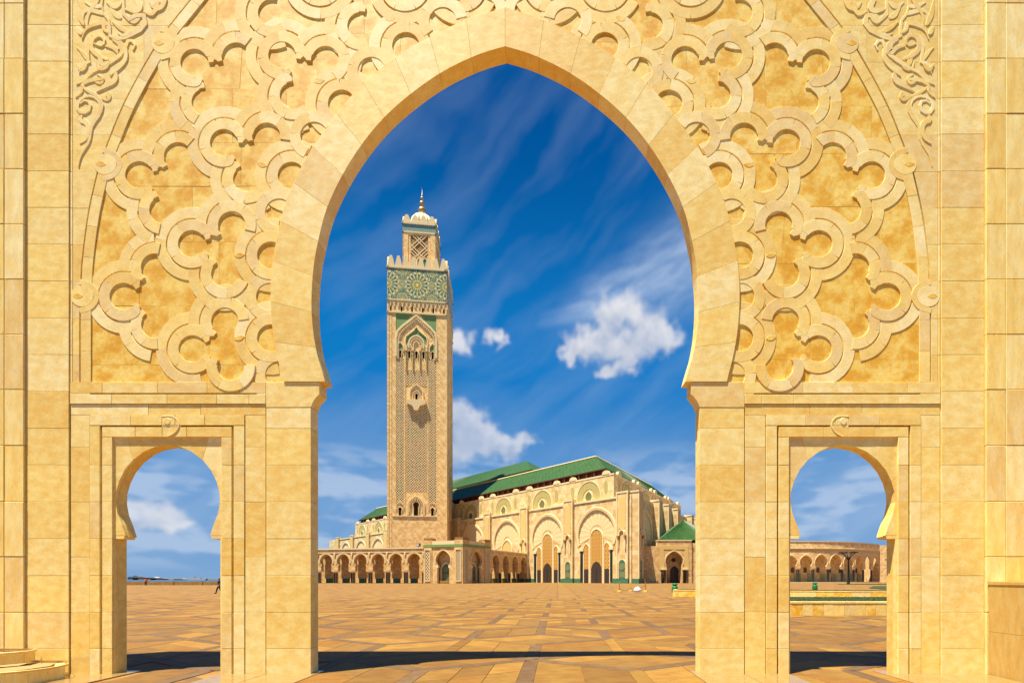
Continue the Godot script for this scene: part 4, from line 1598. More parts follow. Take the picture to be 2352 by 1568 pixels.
	for k in 4:
		var xf: Transform3D = lf[k]
		for s in [[0.0, 2.7, 0.0], [2.8, 3.8, -0.15], [12.1, 13.1, -0.15], [13.2, 15.9, 0.0]]:
			put_box(t, "lantern_pier", st, Vector3(s[0], 148.9, -0.5), Vector3(s[1], 169.2, s[2]), xf)
		put_box(t, "lantern_lintel", st, Vector3(2.7, 168.2, -0.48), Vector3(13.2, 169.2, -0.18), xf)
		if k < 2:
			var keep := t
			var sub := Node3D.new()
			sub.name = "lantern_face" if k == 0 else "lantern_face_001"
			sub.transform = xf
			keep.add_child(sub)
			sebka_flat(sub)
			for x in [5.4, 7.95, 10.5]:
				put_prism(t, "lantern_niche", "green tile", arched(x, 149.2, 2.0, 157.2, 0.7, 8), -0.5, -0.28, xf)
				put_ribbon(t, "lantern_arch", "arch stone", arched(x, 149.2, 2.2, 157.6, 0.7, 8), 0.35, -0.5, -0.05, xf)
			put_prism(t, "lantern_door", "brown shutter", arched(10.2, 149.0, 0.9, 151.8, 0.0, 6), -0.4, -0.2, xf)
		put_box(t, "cornice", "pale trim", Vector3(-0.15, 169.2, -0.6), Vector3(lw + 0.15, 169.8, 0.15), xf)
		put_box(t, "tiled_band", "blue tile band", Vector3(0.0, 169.8, -0.5), Vector3(lw, 173.3, 0.02), xf)
		put_box(t, "cornice", "pale trim", Vector3(-0.3, 173.3, -0.8), Vector3(lw + 0.3, 174.5, 0.3), xf)
		merlons(t, 0.0, lw, 174.5, 4, 3.2, -0.8, 0.12 if k % 2 == 0 else 0.07, xf)
	# ribbed dome and finial
	var c := Vector3(o + lw * 0.5, 0, -o - lw * 0.5)
	var prof := PackedVector2Array()
	for i in 13:
		var a := PI * 0.5 * i / 12
		prof.push_back(Vector2(5.9 * cos(a) * (1.0 + 0.08 * sin(a * 2.0)), 176.6 + 7.4 * sin(a)))
	var dome := MB.new()
	dome.lathe(prof, 96, c, 16, 0.16)
	var dn := part(t, "dome", dome, mats["dome stone"], true)
	var fin := MB.new()
	var fp := PackedVector2Array()
	for ball in [[185.9, 1.95], [189.6, 1.25], [192.3, 0.8]]:
		for i in 9:
			var a := -PI * 0.5 + PI * i / 8
			fp.push_back(Vector2(maxf(ball[1] * cos(a), 0.16), ball[0] + ball[1] * sin(a)))
	fp.push_back(Vector2(0.14, 193.4))
	fp.push_back(Vector2(0.0, 197.6))
	fin.lathe(fp, 20, c)
	part(dn, "finial", fin, mats["gilded metal"], true)


# open net over the lantern wall
func sebka_flat(parent: Node) -> void:
	var q := MB.new()
	q.box(Vector3(3.8, 157.9, -0.5), Vector3(12.1, 168.2, -0.34))
	part(parent, "tile_panel", q, mats["wood basin"])
	var b := MB.new()
	for i in range(-8, 9):
		for way in [1.0, -1.0]:
			var pts := []
			for e in [157.9, 168.2]:
				var xx: float = 7.95 + i * 1.75 + way * (e - 163.05)
				if xx >= 3.8 and xx <= 12.1:
					pts.push_back(Vector2(xx, e))
			for e in [3.8, 12.1]:
				var yy: float = 163.05 + (e - 7.95 - i * 1.75) * way
				if yy > 157.91 and yy < 163.89:
					pts.push_back(Vector2(e, yy))
			if pts.size() >= 2:
				b.ribbon(PackedVector2Array([pts[0], pts[1]]), even(2, 0.4), -0.36, -0.12 + (0.02 if way > 0 else 0.0), 0.04)
	part(parent, "lattice", b, mats["pale trim"])


# ---------------------------------------------------------------- the prayer hall

const END_DIR := Vector3(-0.272, 0, -0.962)
const END_OUT := Vector3(0.962, 0, -0.272)


# one bay of the lower storey between x0 and x1, seen from outside
func hall_bay(t: Node, xf: Transform3D, x0: float, x1: float, style: int) -> void:
	var cx := (x0 + x1) * 0.5
	var h := 31.0
	var st := "hall stone"
	var r := 9.2
	var foot := 7.5
	var spring := 18.6
	if style == 2:
		r = 8.2
		foot = 6.9
	var arch := horseshoe(cx, spring, r, 26.0, 0.35, 24)
	var wall := PackedVector2Array([Vector2(x0, 0), Vector2(cx - foot, 0), Vector2(cx - foot, 13.2)])
	wall.append_array(arch)
	wall.append_array(PackedVector2Array([Vector2(cx + foot, 13.2), Vector2(cx + foot, 0), Vector2(x1, 0), Vector2(x1, h), Vector2(x0, h)]))
	put_prism(t, "bay_wall", st, wall, -1.8, 0.0, xf)
	put_box(t, "bay_coping", "pale trim", Vector3(x0, h, -1.9), Vector3(x1, h + 0.7, 0.3), xf)
	# the sunk ground, with its fan of stones
	put_box(t, "sunk_wall", st, Vector3(cx - 9.8, 0, -1.75), Vector3(cx + 9.8, 29.4, -0.4), xf)
	var n := 26
	for i in n:
		var a0 := PI + 0.38 - (PI + 0.76) * i / n
		var a1 := PI + 0.38 - (PI + 0.76) * (i + 1) / n
		var pr := 3.4 if style != 1 else 2.4
		var poly := PackedVector2Array()
		for q in [[a0, pr], [a1, pr], [a1, r + 0.6], [a0, r + 0.6]]:
			poly.push_back(Vector2(cx + cos(q[0]) * q[1], spring + sin(q[0]) * q[1]))
		put_prism(t, "fan_stone", "fan stone pale" if i % 2 == 0 else "fan stone gold", poly, -0.5, -0.3 if i % 2 == 0 else -0.325, xf)
	# rolled and scalloped mouldings of the arch
	var outer := PackedVector2Array()
	for q in arch:
		outer.push_back(Vector2(cx, spring) + (q - Vector2(cx, spring)) * 1.05)
	put_ribbon(t, "arch_moulding", "arch stone", outer, 0.7, -0.3, 0.25, xf, 0.1)
	scallops(t, "arch_scallops", "arch stone", arch, 44, 0.36, -0.6, 0.2, xf)
	if style == 0:
		# tall gilded screens with bronze doors under them
		for s in [[0.0, 6.3, 20.6, 5.2, 8.3], [-5.1, 2.9, 15.2, 2.7, 5.4], [5.1, 2.9, 15.2, 2.7, 5.4]]:
			var sc := arched(cx + s[0], 0.0, s[1], s[2], 0.3, 12)
			put_prism(t, "gilded_screen", "gilded screen", sc, -0.5, -0.24, xf)
			put_ribbon(t, "screen_frame", "pale trim", sc, 0.5, -0.5, -0.12, xf, 0.08)
			var leafs := arched(cx + s[0], 0.0, s[3], s[4], 0.5, 10) if s[0] == 0.0 else PackedVector2Array([Vector2(cx + s[0] - s[3] * 0.5, 0), Vector2(cx + s[0] - s[3] * 0.5, s[4]), Vector2(cx + s[0] + s[3] * 0.5, s[4]), Vector2(cx + s[0] + s[3] * 0.5, 0)])
			put_prism(t, "door", "bronze door", leafs, -0.4, -0.2, xf)
			var trim := MB.new()
			trim.xf = xf
			for k in [-0.48, -0.02, 0.02, 0.48]:
				trim.box(Vector3(cx + s[0] + s[3] * k - 0.05, 0.2, -0.3), Vector3(cx + s[0] + s[3] * k + 0.05, s[4] * 0.68, -0.15))
			part(t, "door_frame", trim, mats["dark column"])
		for s in [-1.0, 1.0]:
			for k in [7.15, 7.75]:
				var c := MB.new()
				c.xf = xf
				c.tube(Vector3(cx + s * k, 0.5, -0.1), Vector3(cx + s * k, 12.4, -0.1), 0.33, 0.3, 8)
				part(t, "portal_column", c, mats["dark column"])
			put_box(t, "capital", "arch stone", Vector3(cx + s * 7.4 - 1.0, 12.4, -1.0), Vector3(cx + s * 7.4 + 1.0, 13.6, 0.25), xf)
	else:
		var inner := arched(cx, 0.0, 7.6 if style == 1 else 5.0, 19.5 if style == 1 else 16.0, 0.6, 12)
		put_prism(t, "inner_arch", "carved lattice", inner, -0.5, -0.24, xf)
		put_ribbon(t, "inner_arch_moulding", "arch stone", inner, 0.8, -0.5, -0.05, xf, 0.1)
		put_prism(t, "inner_window", "olive panel", arched(cx, 0.0, 3.2, 14.4, 0.4, 10), -0.4, -0.18, xf)
	# tiled base
	for s in [[x0, cx - foot], [cx + foot, x1]]:
		put_box(t, "tiled_base", "green tile", Vector3(s[0], 0, -0.1), Vector3(s[1], 1.7, 0.12), xf)
	# slender framing lines beside the arch
	for x in [cx - 11.4, cx + 11.4]:
		put_box(t, "framing_strip", "pale trim", Vector3(x - 0.25, 1.7, -0.1), Vector3(x + 0.25, 31.0, 0.16), xf)


func hall_buttress(t: Node, xf: Transform3D, x: float, w: float, out: float, mosaic: bool) -> void:
	put_box(t, "buttress", "hall stone", Vector3(x - w * 0.5, 0, -1.0), Vector3(x + w * 0.5, 32.4, out), xf)
	put_box(t, "buttress_cap", "pale trim", Vector3(x - w * 0.5 - 0.15, 32.4, -1.0), Vector3(x + w * 0.5 + 0.15, 33.0, out + 0.15), xf)
	put_box(t, "carved_panel", "carved lattice", Vector3(x - w * 0.3, 19.6, out - 0.05), Vector3(x + w * 0.3, 30.8, out + 0.1), xf)
	for s in [-0.46, 0.46]:
		put_box(t, "buttress_edge", "pale trim", Vector3(x + w * s - 0.2, 1.8, out - 0.1), Vector3(x + w * s + 0.2, 32.4, out + 0.18), xf)
	# bracketed niche on colonnettes
	put_ribbon(t, "niche_arch", "arch stone", arched(x, 17.0, w * 0.44, 19.2, 0.1, 8), 0.4, out - 0.1, out + 0.5, xf)
	for s in [-0.3, 0.3]:
		var c := MB.new()
		c.xf = xf
		c.tube(Vector3(x + w * s, 12.6, out + 0.32), Vector3(x + w * s, 16.2, out + 0.32), 0.26, 0.26, 8)
		part(t, "colonnette", c, mats["arch stone"])
		put_box(t, "bracket", "wood basin", Vector3(x + w * s - 0.4, 16.2, out), Vector3(x + w * s + 0.4, 17.2, out + 0.75), xf)
	put_box(t, "tiled_base", "green tile", Vector3(x - w * 0.5 - 0.05, 0, -0.9), Vector3(x + w * 0.5 + 0.05, 1.7, out + 0.06), xf)
	if mosaic:
		var m := arched(x, 1.7, w * 0.62, 8.6, 0.0, 10)
		put_ribbon(t, "mosaic_frame", "pale trim", m, 0.3, out - 0.05, out + 0.16, xf)
		put_prism(t, "mosaic_ground", "green tile", m, out - 0.05, out + 0.08, xf)
		put_picture(t, "mosaic", "mosaic panel", Vector2(x - w * 0.27, 1.8), Vector2(x + w * 0.27, 7.6), out + 0.11, Rect2(0, 0, 1, 1), xf)


# blind ornament of the upper storey over one bay
func hall_upper(t: Node, xf: Transform3D, cx: float, h: float) -> void:
	var ring := PackedVector2Array()
	for i in 21:
		var a := PI + 0.45 - (PI + 0.9) * i / 20
		ring.push_back(Vector2(cx + 4.5 * cos(a), h - 7.0 + 4.5 * sin(a)))
	put_ribbon(t, "lattice_arch", "olive lattice", ring, 2.9, -0.1, 0.1, xf)
	var rim := PackedVector2Array()
	for q in ring:
		rim.push_back(Vector2(cx, h - 7.0) + (q - Vector2(cx, h - 7.0)) * 1.36)
	put_ribbon(t, "lattice_rim", "pale trim", rim, 0.3, -0.1, 0.22, xf)
	put_prism(t, "green_window", "olive panel", keyhole(cx, h - 9.6, 3.1, 4.0), -0.1, 0.06, xf)
	put_ribbon(t, "window_surround", "arch stone", keyhole(cx, h - 9.6, 4.0, 4.6), 0.5, -0.1, 0.2, xf)
	for x in [cx - 8.6, cx + 8.6]:
		var oval := PackedVector2Array()
		for k in 16:
			var a := TAU * k / 16
			oval.push_back(Vector2(x + 0.85 * cos(a), h - 4.2 + signf(sin(a)) * pow(absf(sin(a)), 0.6) * 2.4))
		put_prism(t, "lattice_plaque", "olive lattice", oval, -0.1, 0.1, xf)
		# round crests on the parapet
		var crest := MB.new()
		crest.xf = xf
		var half := PackedVector2Array()
		for k in 11:
			half.push_back(Vector2(x + 1.7 * cos(PI * k / 10), h + 0.6 + 1.5 * sin(PI * k / 10)))
		crest.prism(half, -0.8, 0.25, 0.0, true)
		part(t, "parapet_crest", crest, mats["arch stone"])


func roof_quad(b: MB, pts: Array) -> void:
	b.quad(pts[0], pts[1], pts[2], pts[3])


func build_mosque() -> void:
	var t := thing("mosque_hall", "long two-storey mosque hall of pale stone with green tiled roofs and gilded arched portals", "mosque", Vector3(26.3, 0, -170), -0.7889)
	var front := Transform3D.IDENTITY
	var end := Transform3D(Basis(END_DIR, Vector3.UP, END_OUT), Vector3.ZERO)
	# body of the lower storey, behind its facing
	var p := func(a: float, b: float, y: float) -> Vector3: return Vector3(-a, y, 0) + END_DIR * b
	var body := MB.new()
	body.slab(PackedVector2Array([flat(p.call(2.2, 2.2, 0)), flat(p.call(2.2, 103.0, 0)), flat(p.call(290.0, 103.0, 0)), flat(p.call(290.0, 2.2, 0))]), 0.0, 31.2)
	part(t, "lower_body", body, mats["hall stone"])
	for k in 10:
		hall_bay(t, front, -30.0 - 27.0 * k, -3.0 - 27.0 * k, 0 if k < 2 else 1)
	put_box(t, "corner_wall", "hall stone", Vector3(-3.0, 0, -1.8), Vector3(0, 31.7, -0.02))
	put_box(t, "end_wall", "hall stone", Vector3(-292.0, 0, -1.8), Vector3(-273.0, 31.7, -0.02))
	for k in 11:
		hall_buttress(t, front, -3.4 - 27.0 * k, 5.2, 0.9, k < 2)
	# short end
	for k in 4:
		hall_bay(t, end, 2.0 + 25.5 * k, 27.5 + 25.5 * k, 2)
	put_box(t, "corner_wall", "hall stone", Vector3(0.0, 0, -1.8), Vector3(2.0, 31.7, -0.02), end)
	for x in [2.6, 15.0 - 11.0 + 22.0, 39.0, 53.0, 78.0, 91.0, 103.5]:
		hall_buttress(t, end, x, 4.4, 2.6, x < 5.0)
	# upper storey, set back
	var q := func(a: float, b: float, y: float) -> Vector3: return Vector3(-9.4 - a, y, -1.9) + END_DIR * b
	var up := MB.new()
	up.slab(PackedVector2Array([flat(q.call(0, 0, 0)), flat(q.call(0, 93.8, 0)), flat(q.call(237.0, 93.8, 0)), flat(q.call(237.0, 0, 0))]), 31.0, 40.4)
	part(t, "upper_body", up, mats["hall stone"])
	var upf := Transform3D(Basis.IDENTITY, Vector3(-9.4, 0, -1.9))
	var upe := Transform3D(end.basis, Vector3(-9.4, 0, -1.9))
	put_box(t, "parapet", "pale trim", Vector3(-237.0, 40.4, -0.9), Vector3(0.1, 41.0, 0.12), upf)
	put_box(t, "parapet", "pale trim", Vector3(0.0, 40.4, -0.9), Vector3(93.8, 41.0, 0.1), upe)
	for k in 9:
		hall_upper(t, upf, -12.4 - 26.6 * k, 40.4)
	for k in 4:
		hall_upper(t, upe, 14.0 + 22.0 * k, 40.4)
	# timber cornice under the eaves
	var cor := MB.new()
	cor.slab(PackedVector2Array([flat(q.call(5.2, 2.0, 0)), flat(q.call(5.2, 91.8, 0)), flat(q.call(231.8, 91.8, 0)), flat(q.call(231.8, 2.0, 0))]), 40.4, 43.4)
	part(t, "timber_cornice", cor, mats["red timber"])
	for i in 56:
		var a := 6.0 + i * 4.05
		var lo: Vector3 = q.call(a, 0.9, 41.6)
		put_box(t, "eave_bracket", "red timber", Vector3(lo.x - 0.3, 41.6, lo.z - 1.2), Vector3(lo.x + 0.3, 43.4, lo.z + 0.1))
	# the great roof: four slopes up to a level ridge all round
	var e0: Vector3 = q.call(4.3, 0.6, 43.6)
	var e1: Vector3 = q.call(4.3, 93.2, 43.6)
	var e2: Vector3 = q.call(232.7, 93.2, 43.6)
	var e3: Vector3 = q.call(232.7, 0.6, 43.6)
	var r0: Vector3 = q.call(14.7, 10.9, 52.0)
	var r1: Vector3 = q.call(14.7, 82.9, 52.0)
	var r2: Vector3 = q.call(222.3, 82.9, 52.0)
	var r3: Vector3 = q.call(222.3, 10.9, 52.0)
	var roof := MB.new()
	roof.quad(e3, e0, r0, r3)
	roof.quad(e0, e1, r1, r0)
	roof.quad(e1, e2, r2, r1)
	roof.quad(e2, e3, r3, r2)
	var roof_part := part(t, "great_roof", roof, mats["roof tile"])
	var soffit := MB.new()
	soffit.quad(e3, e2, e1, e0)
	for pr in [[e3, e0], [e0, e1], [e1, e2], [e2, e3]]:
		var a: Vector3 = pr[0]
		var b: Vector3 = pr[1]
		soffit.quad(a - Vector3(0, 0.4, 0), b - Vector3(0, 0.4, 0), b, a)
	part(roof_part, "eave", soffit, mats["red timber"])
	var deck := MB.new()
	deck.quad(r3, r0, r1, r2)
	part(roof_part, "roof_deck", deck, mats["hall stone"])
	var ridge := MB.new()
	for pr in [[r3, r0], [r0, r1], [r1, r2], [r2, r3]]:
		ridge.tube(pr[0] + Vector3(0, 0.2, 0), pr[1] + Vector3(0, 0.2, 0), 0.32, 0.32, 6)
	part(roof_part, "ridge", ridge, mats["pale trim"])
	# ribs of the tiles, seen as lines down the slope
	var ribs := MB.new()
	for i in 100:
		var f := (i + 0.5) / 100.0
		ribs.tube(e3.lerp(e0, f) + Vector3(0, 0.06, 0), r3.lerp(r0, f) + Vector3(0, 0.06, 0), 0.055, 0.055, 4, false)
	for i in 42:
		var f := (i + 0.5) / 42.0
		ribs.tube(e0.lerp(e1, f) + Vector3(0, 0.06, 0), r0.lerp(r1, f) + Vector3(0, 0.06, 0), 0.055, 0.055, 4, false)
	stuff(part(roof_part, "tile_ribs", ribs, mats["roof tile"]))
	# the raised middle roof
	var mid := MB.new()
	mid.slab(PackedVector2Array([flat(q.call(68.0, 27.0, 0)), flat(q.call(68.0, 67.0, 0)), flat(q.call(196.0, 67.0, 0)), flat(q.call(196.0, 27.0, 0))]), 51.9, 58.0)
	part(t, "raised_wall", mid, mats["red timber"])
	var m0: Vector3 = q.call(66.0, 25.0, 58.0)
	var m1: Vector3 = q.call(66.0, 69.0, 58.0)
	var m2: Vector3 = q.call(198.0, 69.0, 58.0)
	var m3: Vector3 = q.call(198.0, 25.0, 58.0)
	var k0: Vector3 = q.call(88.0, 47.0, 70.8)
	var k1: Vector3 = q.call(176.0, 47.0, 70.8)
	var top := MB.new()
	top.quad(m3, m0, k0, k1)
	top.tri(m0, m1, k0)
	top.quad(m1, m2, k1, k0)
	top.tri(m2, m3, k1)
	top.quad(m3, m2, m1, m0)
	var raised := part(t, "raised_roof", top, mats["roof tile"])
	ribs = MB.new()
	for i in 55:
		var f := (i + 0.5) / 55.0
		ribs.tube(m3.lerp(m0, f) + Vector3(0, 0.06, 0), k1.lerp(k0, f) + Vector3(0, 0.06, 0), 0.055, 0.055, 4, false)
	stuff(part(raised, "tile_ribs", ribs, mats["roof tile"]))


func flat(v: Vector3) -> Vector2:
	return Vector2(v.x, -v.z)


# ---------------------------------------------------------------- galleries

# one bay of an arcade from a to b (ground plan x, distance), with a horseshoe opening
func arcade_bay(t: Node, a: Vector2, b: Vector2, h: float, r: float, cy: float, foot_y: float, thick: float, trim: bool, m := "gallery stone") -> Transform3D:
	var l := a.distance_to(b)
	var dir := Vector3(b.x - a.x, 0, -(b.y - a.y)).normalized()
	var xf := Transform3D(Basis(dir, Vector3.UP, dir.cross(Vector3.UP)), Vector3(a.x, 0, -a.y))
	var cx := l * 0.5
	var arch := horseshoe(cx, cy, r, 34.0, r * 0.07, 18)
	var foot: float = arch[0].x
	var poly := PackedVector2Array([Vector2(0, foot_y), Vector2(foot - 0.15, foot_y), Vector2(foot - 0.15, arch[0].y - 0.3)])
	poly.append_array(arch)
	poly.append_array(PackedVector2Array([Vector2(l - foot + 0.15, arch[0].y - 0.3), Vector2(l - foot + 0.15, foot_y), Vector2(l, foot_y), Vector2(l, h), Vector2(0, h)]))
	var w := MB.new()
	w.xf = xf
	w.prism(poly, -thick, 0.0, 0.0, true)
	part(t, "bay_wall", w, mats[m])
	if trim:
		for k in [1.12, 1.24]:
			var line := PackedVector2Array()
			for q in horseshoe(cx, cy, r * k, 14.0, r * 0.07, 18):
				line.push_back(q)
			put_ribbon(t, "arch_moulding", "arch stone", line, 0.22, -0.1, 0.3 - k * 0.12, xf)
	return xf


func pier_columns(t: Node, at: Vector3, dir: Vector3, top: float, gap: float, m := "dark column", depth := 0.6) -> void:
	for s in [-1.0, 1.0]:
		var c := MB.new()
		var p: Vector3 = at + dir * gap * s
		c.tube(p + Vector3(0, 0.0, 0), p + Vector3(0, top - 0.5, 0), 0.26, 0.23, 8)
		part(t, "column", c, mats[m])
	var cap := MB.new()
	cap.xf = Transform3D(Basis(dir, Vector3.UP, dir.cross(Vector3.UP)), at)
	cap.box(Vector3(-gap - 0.4, top - 0.5, -depth * 0.5), Vector3(gap + 0.4, top - 0.01, depth * 0.5))
	part(t, "capital", cap, mats["arch stone"])


func gallery(t: Node, a: Vector2, b: Vector2, n: int, h: float) -> void:
	var dir2 := (b - a).normalized()
	var inward := Vector2(-dir2.y, dir2.x)      # away from the viewer
	if inward.y < 0.0 and absf(inward.y) > 0.3:
		inward = -inward
	var l := a.distance_to(b)
	var dir := Vector3(dir2.x, 0, -dir2.y)
	for i in n:
		var p0 := a.lerp(b, float(i) / n)
		var p1 := a.lerp(b, float(i + 1) / n)
		arcade_bay(t, p0, p1, h, 2.5, 8.1, 4.4, 1.4, true)
		arcade_bay(t, p0 + inward * 6.0, p1 + inward * 6.0, h - 0.8, 2.3, 7.9, 1.8, 1.6, false)
	for i in n + 1:
		var p := a.lerp(b, float(i) / n)
		var q := Vector3(p.x, 0, -p.y)
		var inn := Vector3(inward.x, 0, -inward.y)
		pier_columns(t, q + inn * 0.45, dir, 4.4, 0.5)
		var base := MB.new()
		base.xf = Transform3D(Basis(dir, Vector3.UP, dir.cross(Vector3.UP)), q)
		base.box(Vector3(-0.55, 0, -1.35), Vector3(0.55, 4.39, -0.75))
		part(t, "pier_core", base, mats["gallery stone"])
		var tile := MB.new()
		tile.xf = Transform3D(Basis(dir, Vector3.UP, dir.cross(Vector3.UP)), q + inn * 6.0)
		tile.box(Vector3(-1.1, 0, -1.55), Vector3(1.1, 1.8, 0.1))
		part(t, "tiled_pedestal", tile, mats["green tile"])
	var xf := Transform3D(Basis(dir, Vector3.UP, dir.cross(Vector3.UP)), Vector3(a.x, 0, -a.y))
	var side := -1.0 if dir.cross(Vector3.UP).dot(Vector3(inward.x, 0, -inward.y)) < 0.0 else 1.0
	var z1 := 12.0 * side
	put_box(t, "gallery_roof", "gallery stone", Vector3(0, h - 0.8, -6.0 if side < 0.0 else -1.5), Vector3(l, h - 0.05, -1.4 if side < 0.0 else 6.0), xf)
	put_box(t, "back_wall", "gallery stone", Vector3(0, 0, z1 - 0.5), Vector3(l, h - 0.8, z1), xf)
	put_box(t, "coping", "pale trim", Vector3(0, h, -1.5), Vector3(l, h + 0.45, 0.25), xf)
	put_box(t, "string_course", "pale trim", Vector3(0, h - 1.3, -0.1), Vector3(l, h - 1.05, 0.18), xf)
	for i in range(0, n + 1, 1):
		put_prism(t, "wall_bracket", "arch stone", PackedVector2Array([Vector2(l * i / n - 0.35, h - 1.3), Vector2(l * i / n - 0.1, h - 2.6), Vector2(l * i / n + 0.1, h - 2.6), Vector2(l * i / n + 0.35, h - 1.3)]), -0.1, 0.3, xf)
	for i in n:
		var x := l * (i + 0.5) / n
		put_prism(t, "back_niche", "fan stone gold", arched(x, 0.0, 2.6, 6.8, 0.3), z1 - 0.1, z1 + 0.06, xf)
		put_prism(t, "back_door", "bronze door", arched(x, 0.0, 1.7, 5.0, 0.2), z1 - 0.1, z1 + 0.12, xf)


# one face of the fountain pavilion
func pavilion_face(t: Node, a: Vector2, b: Vector2) -> void:
	var l := a.distance_to(b)
	var dir := Vector3(b.x - a.x, 0, -(b.y - a.y)).normalized()
	var xf := Transform3D(Basis(dir, Vector3.UP, dir.cross(Vector3.UP)), Vector3(a.x, 0, -a.y))
	var cx := l * 0.5
	var arch := horseshoe(cx, 8.3, 2.9, 28.0, 0.5, 20)
	var poly := PackedVector2Array([Vector2(3.4, 0), Vector2(cx - 2.45, 0), Vector2(cx - 2.45, 6.6)])
	poly.append_array(arch)
	poly.append_array(PackedVector2Array([Vector2(cx + 2.45, 6.6), Vector2(cx + 2.45, 0), Vector2(l - 3.4, 0), Vector2(l - 3.4, 13.0), Vector2(3.4, 13.0)]))
	put_prism(t, "face_wall", "gallery stone", poly, -1.2, -0.25, xf)
	put_ribbon(t, "arch_moulding", "arch stone", horseshoe(cx, 8.3, 3.2, 20.0, 0.5, 18), 0.25, -0.4, -0.05, xf)
	for x in [0.0, l - 3.4]:
		put_box(t, "corner_pier", "gallery stone", Vector3(x + 0.02, 0, -1.6), Vector3(x + 3.38, 15.4, -1.2), xf)
		for q in [[0.02, 0.0, 0.65, 15.4], [2.75, 0.0, 3.38, 15.4], [0.65, 0.0, 2.75, 0.8], [0.65, 12.0, 2.75, 15.4]]:
			put_box(t, "pier_wall", "gallery stone", Vector3(x + q[0], q[1], -1.2), Vector3(x + q[2], q[3], 0.0), xf)
		put_box(t, "pier_cap", "wood basin", Vector3(x + 0.1, 15.4, -3.0), Vector3(x + 3.3, 16.3, -0.1), xf)
		var net := MB.new()
		net.xf = xf
		for i in range(-12, 14):
			for way in [1.0, -1.0]:
				var pts := []
				for e in [0.8, 12.0]:
					var xx: float = 1.7 + i * 1.0 + way * (e - 6.4) * 0.8
					if xx >= 0.65 and xx <= 2.75:
						pts.push_back(Vector2(x + xx, e))
				for e in [0.65, 2.75]:
					var yy: float = 6.4 + (e - 1.7 - i * 1.0) * way / 0.8
					if yy > 0.81 and yy < 11.99:
						pts.push_back(Vector2(x + e, yy))
				if pts.size() >= 2:
					net.ribbon(PackedVector2Array([pts[0], pts[1]]), even(2, 0.22), -0.2, 0.03 + 0.01 * way, 0.0)
		part(t, "pier_lattice", net, mats["pale trim"])
		put_ribbon(t, "lattice_frame", "pale trim", PackedVector2Array([Vector2(x + 0.6, 0.8), Vector2(x + 0.6, 12.0), Vector2(x + 2.8, 12.0), Vector2(x + 2.8, 0.8), Vector2(x + 0.6, 0.8)]), 0.2, -0.05, 0.2, xf)
	put_box(t, "tile_band", "green panel", Vector3(0.0, 13.0, -1.2), Vector3(l, 13.9, 0.06), xf)
	put_box(t, "parapet", "pale trim", Vector3(3.4, 13.9, -1.2), Vector3(l - 3.4, 15.2, -0.12), xf)
	# wall fountain in the opening
	var z := -2.6
	put_box(t, "fountain_wall", "gallery stone", Vector3(3.2, 0, z - 0.6), Vector3(l - 3.2, 13.0, z), xf)
	put_ribbon(t, "fountain_arch", "pale trim", arched(cx, 0.0, 4.3, 7.5, 0.3, 14), 0.6, z - 0.1, z + 0.5, xf, 0.1)
	put_prism(t, "fountain_tile", "green tile", arched(cx, 0.0, 3.6, 7.0, 0.3, 14), z - 0.1, z + 0.08, xf)
	put_picture(t, "fountain_mosaic", "mosaic panel", Vector2(cx - 1.5, 1.6), Vector2(cx + 1.5, 6.2), z + 0.12, Rect2(0, 0, 1, 1), xf)
	put_prism(t, "fountain_basin", "wood basin", PackedVector2Array([Vector2(cx - 1.7, 0.1), Vector2(cx + 1.7, 0.1), Vector2(cx + 2.1, 1.0), Vector2(cx - 2.1, 1.0)]), z, z + 1.6, xf)
	for s in [-1.0, 1.0]:
		for k in [2.35, 2.75]:
			var c := MB.new()
			c.xf = xf
			c.tube(Vector3(cx + s * k, 0, -0.7), Vector3(cx + s * k, 5.6, -0.7), 0.16, 0.16, 7)
			part(t, "column", c, mats["arch stone"])
		put_box(t, "capital", "arch stone", Vector3(cx + s * 2.55 - 0.5, 5.6, -1.2), Vector3(cx + s * 2.55 + 0.5, 6.5, -0.22), xf)


func build_galleries() -> void:
	var a := Vector2(P(730, HY, 182).x, 182)
	var b := Vector2(P(972.5, HY, 173).x, 173)
	var step := (b - a) / 6.0
	var west := thing("arcaded_gallery", "low gallery of six horseshoe arches on dark columns below the minaret", "arcade")
	gallery(west, a - step * 2.0, b, 8, 12.6)
	var c := Vector2(P(1063, HY, 168).x, 168)
	var d := Vector2(P(1127, HY, 181).x, 181)
	var pav := thing("fountain_pavilion", "square fountain pavilion with lattice piers, green tile band and mosaic wall fountains", "pavilion")
	pavilion_face(pav, b, c)
	pavilion_face(pav, c, d)
	var top := MB.new()
	var back := b + (d - c)
	top.slab(PackedVector2Array([b + Vector2(0.6, 1.2), c + Vector2(-0.4, 1.4), d + Vector2(-1.0, 0), back]), 13.0, 13.8)
	part(pav, "roof_slab", top, mats["gallery stone"])
	var east := thing("arcaded_gallery", "short shaded gallery running back from the fountain pavilion to the portals", "arcade")
	var e := Vector2(P(1212, HY, 209.5).x, 209.5)
	gallery(east, d, e, 4, 12.2)
	# floodlight on the gallery roof
	var lamp := P(960, 1272, 176)
	var fl := thing("floodlight", "small box floodlight on the gallery roof in front of the minaret", "floodlight", Vector3(lamp.x, 13.05, lamp.z))
	put_box(fl, "housing", "black metal", Vector3(-0.5, 0.5, -0.4), Vector3(0.9, 1.6, 0.5))
	put_box(fl, "lens", "far white", Vector3(-0.45, 0.55, 0.5), Vector3(0.5, 1.5, 0.56))
	put_box(fl, "bracket", "black metal", Vector3(0.0, 0.0, -0.2), Vector3(0.3, 0.5, 0.2))


# ---------------------------------------------------------------- gatehouse with a pyramid roof

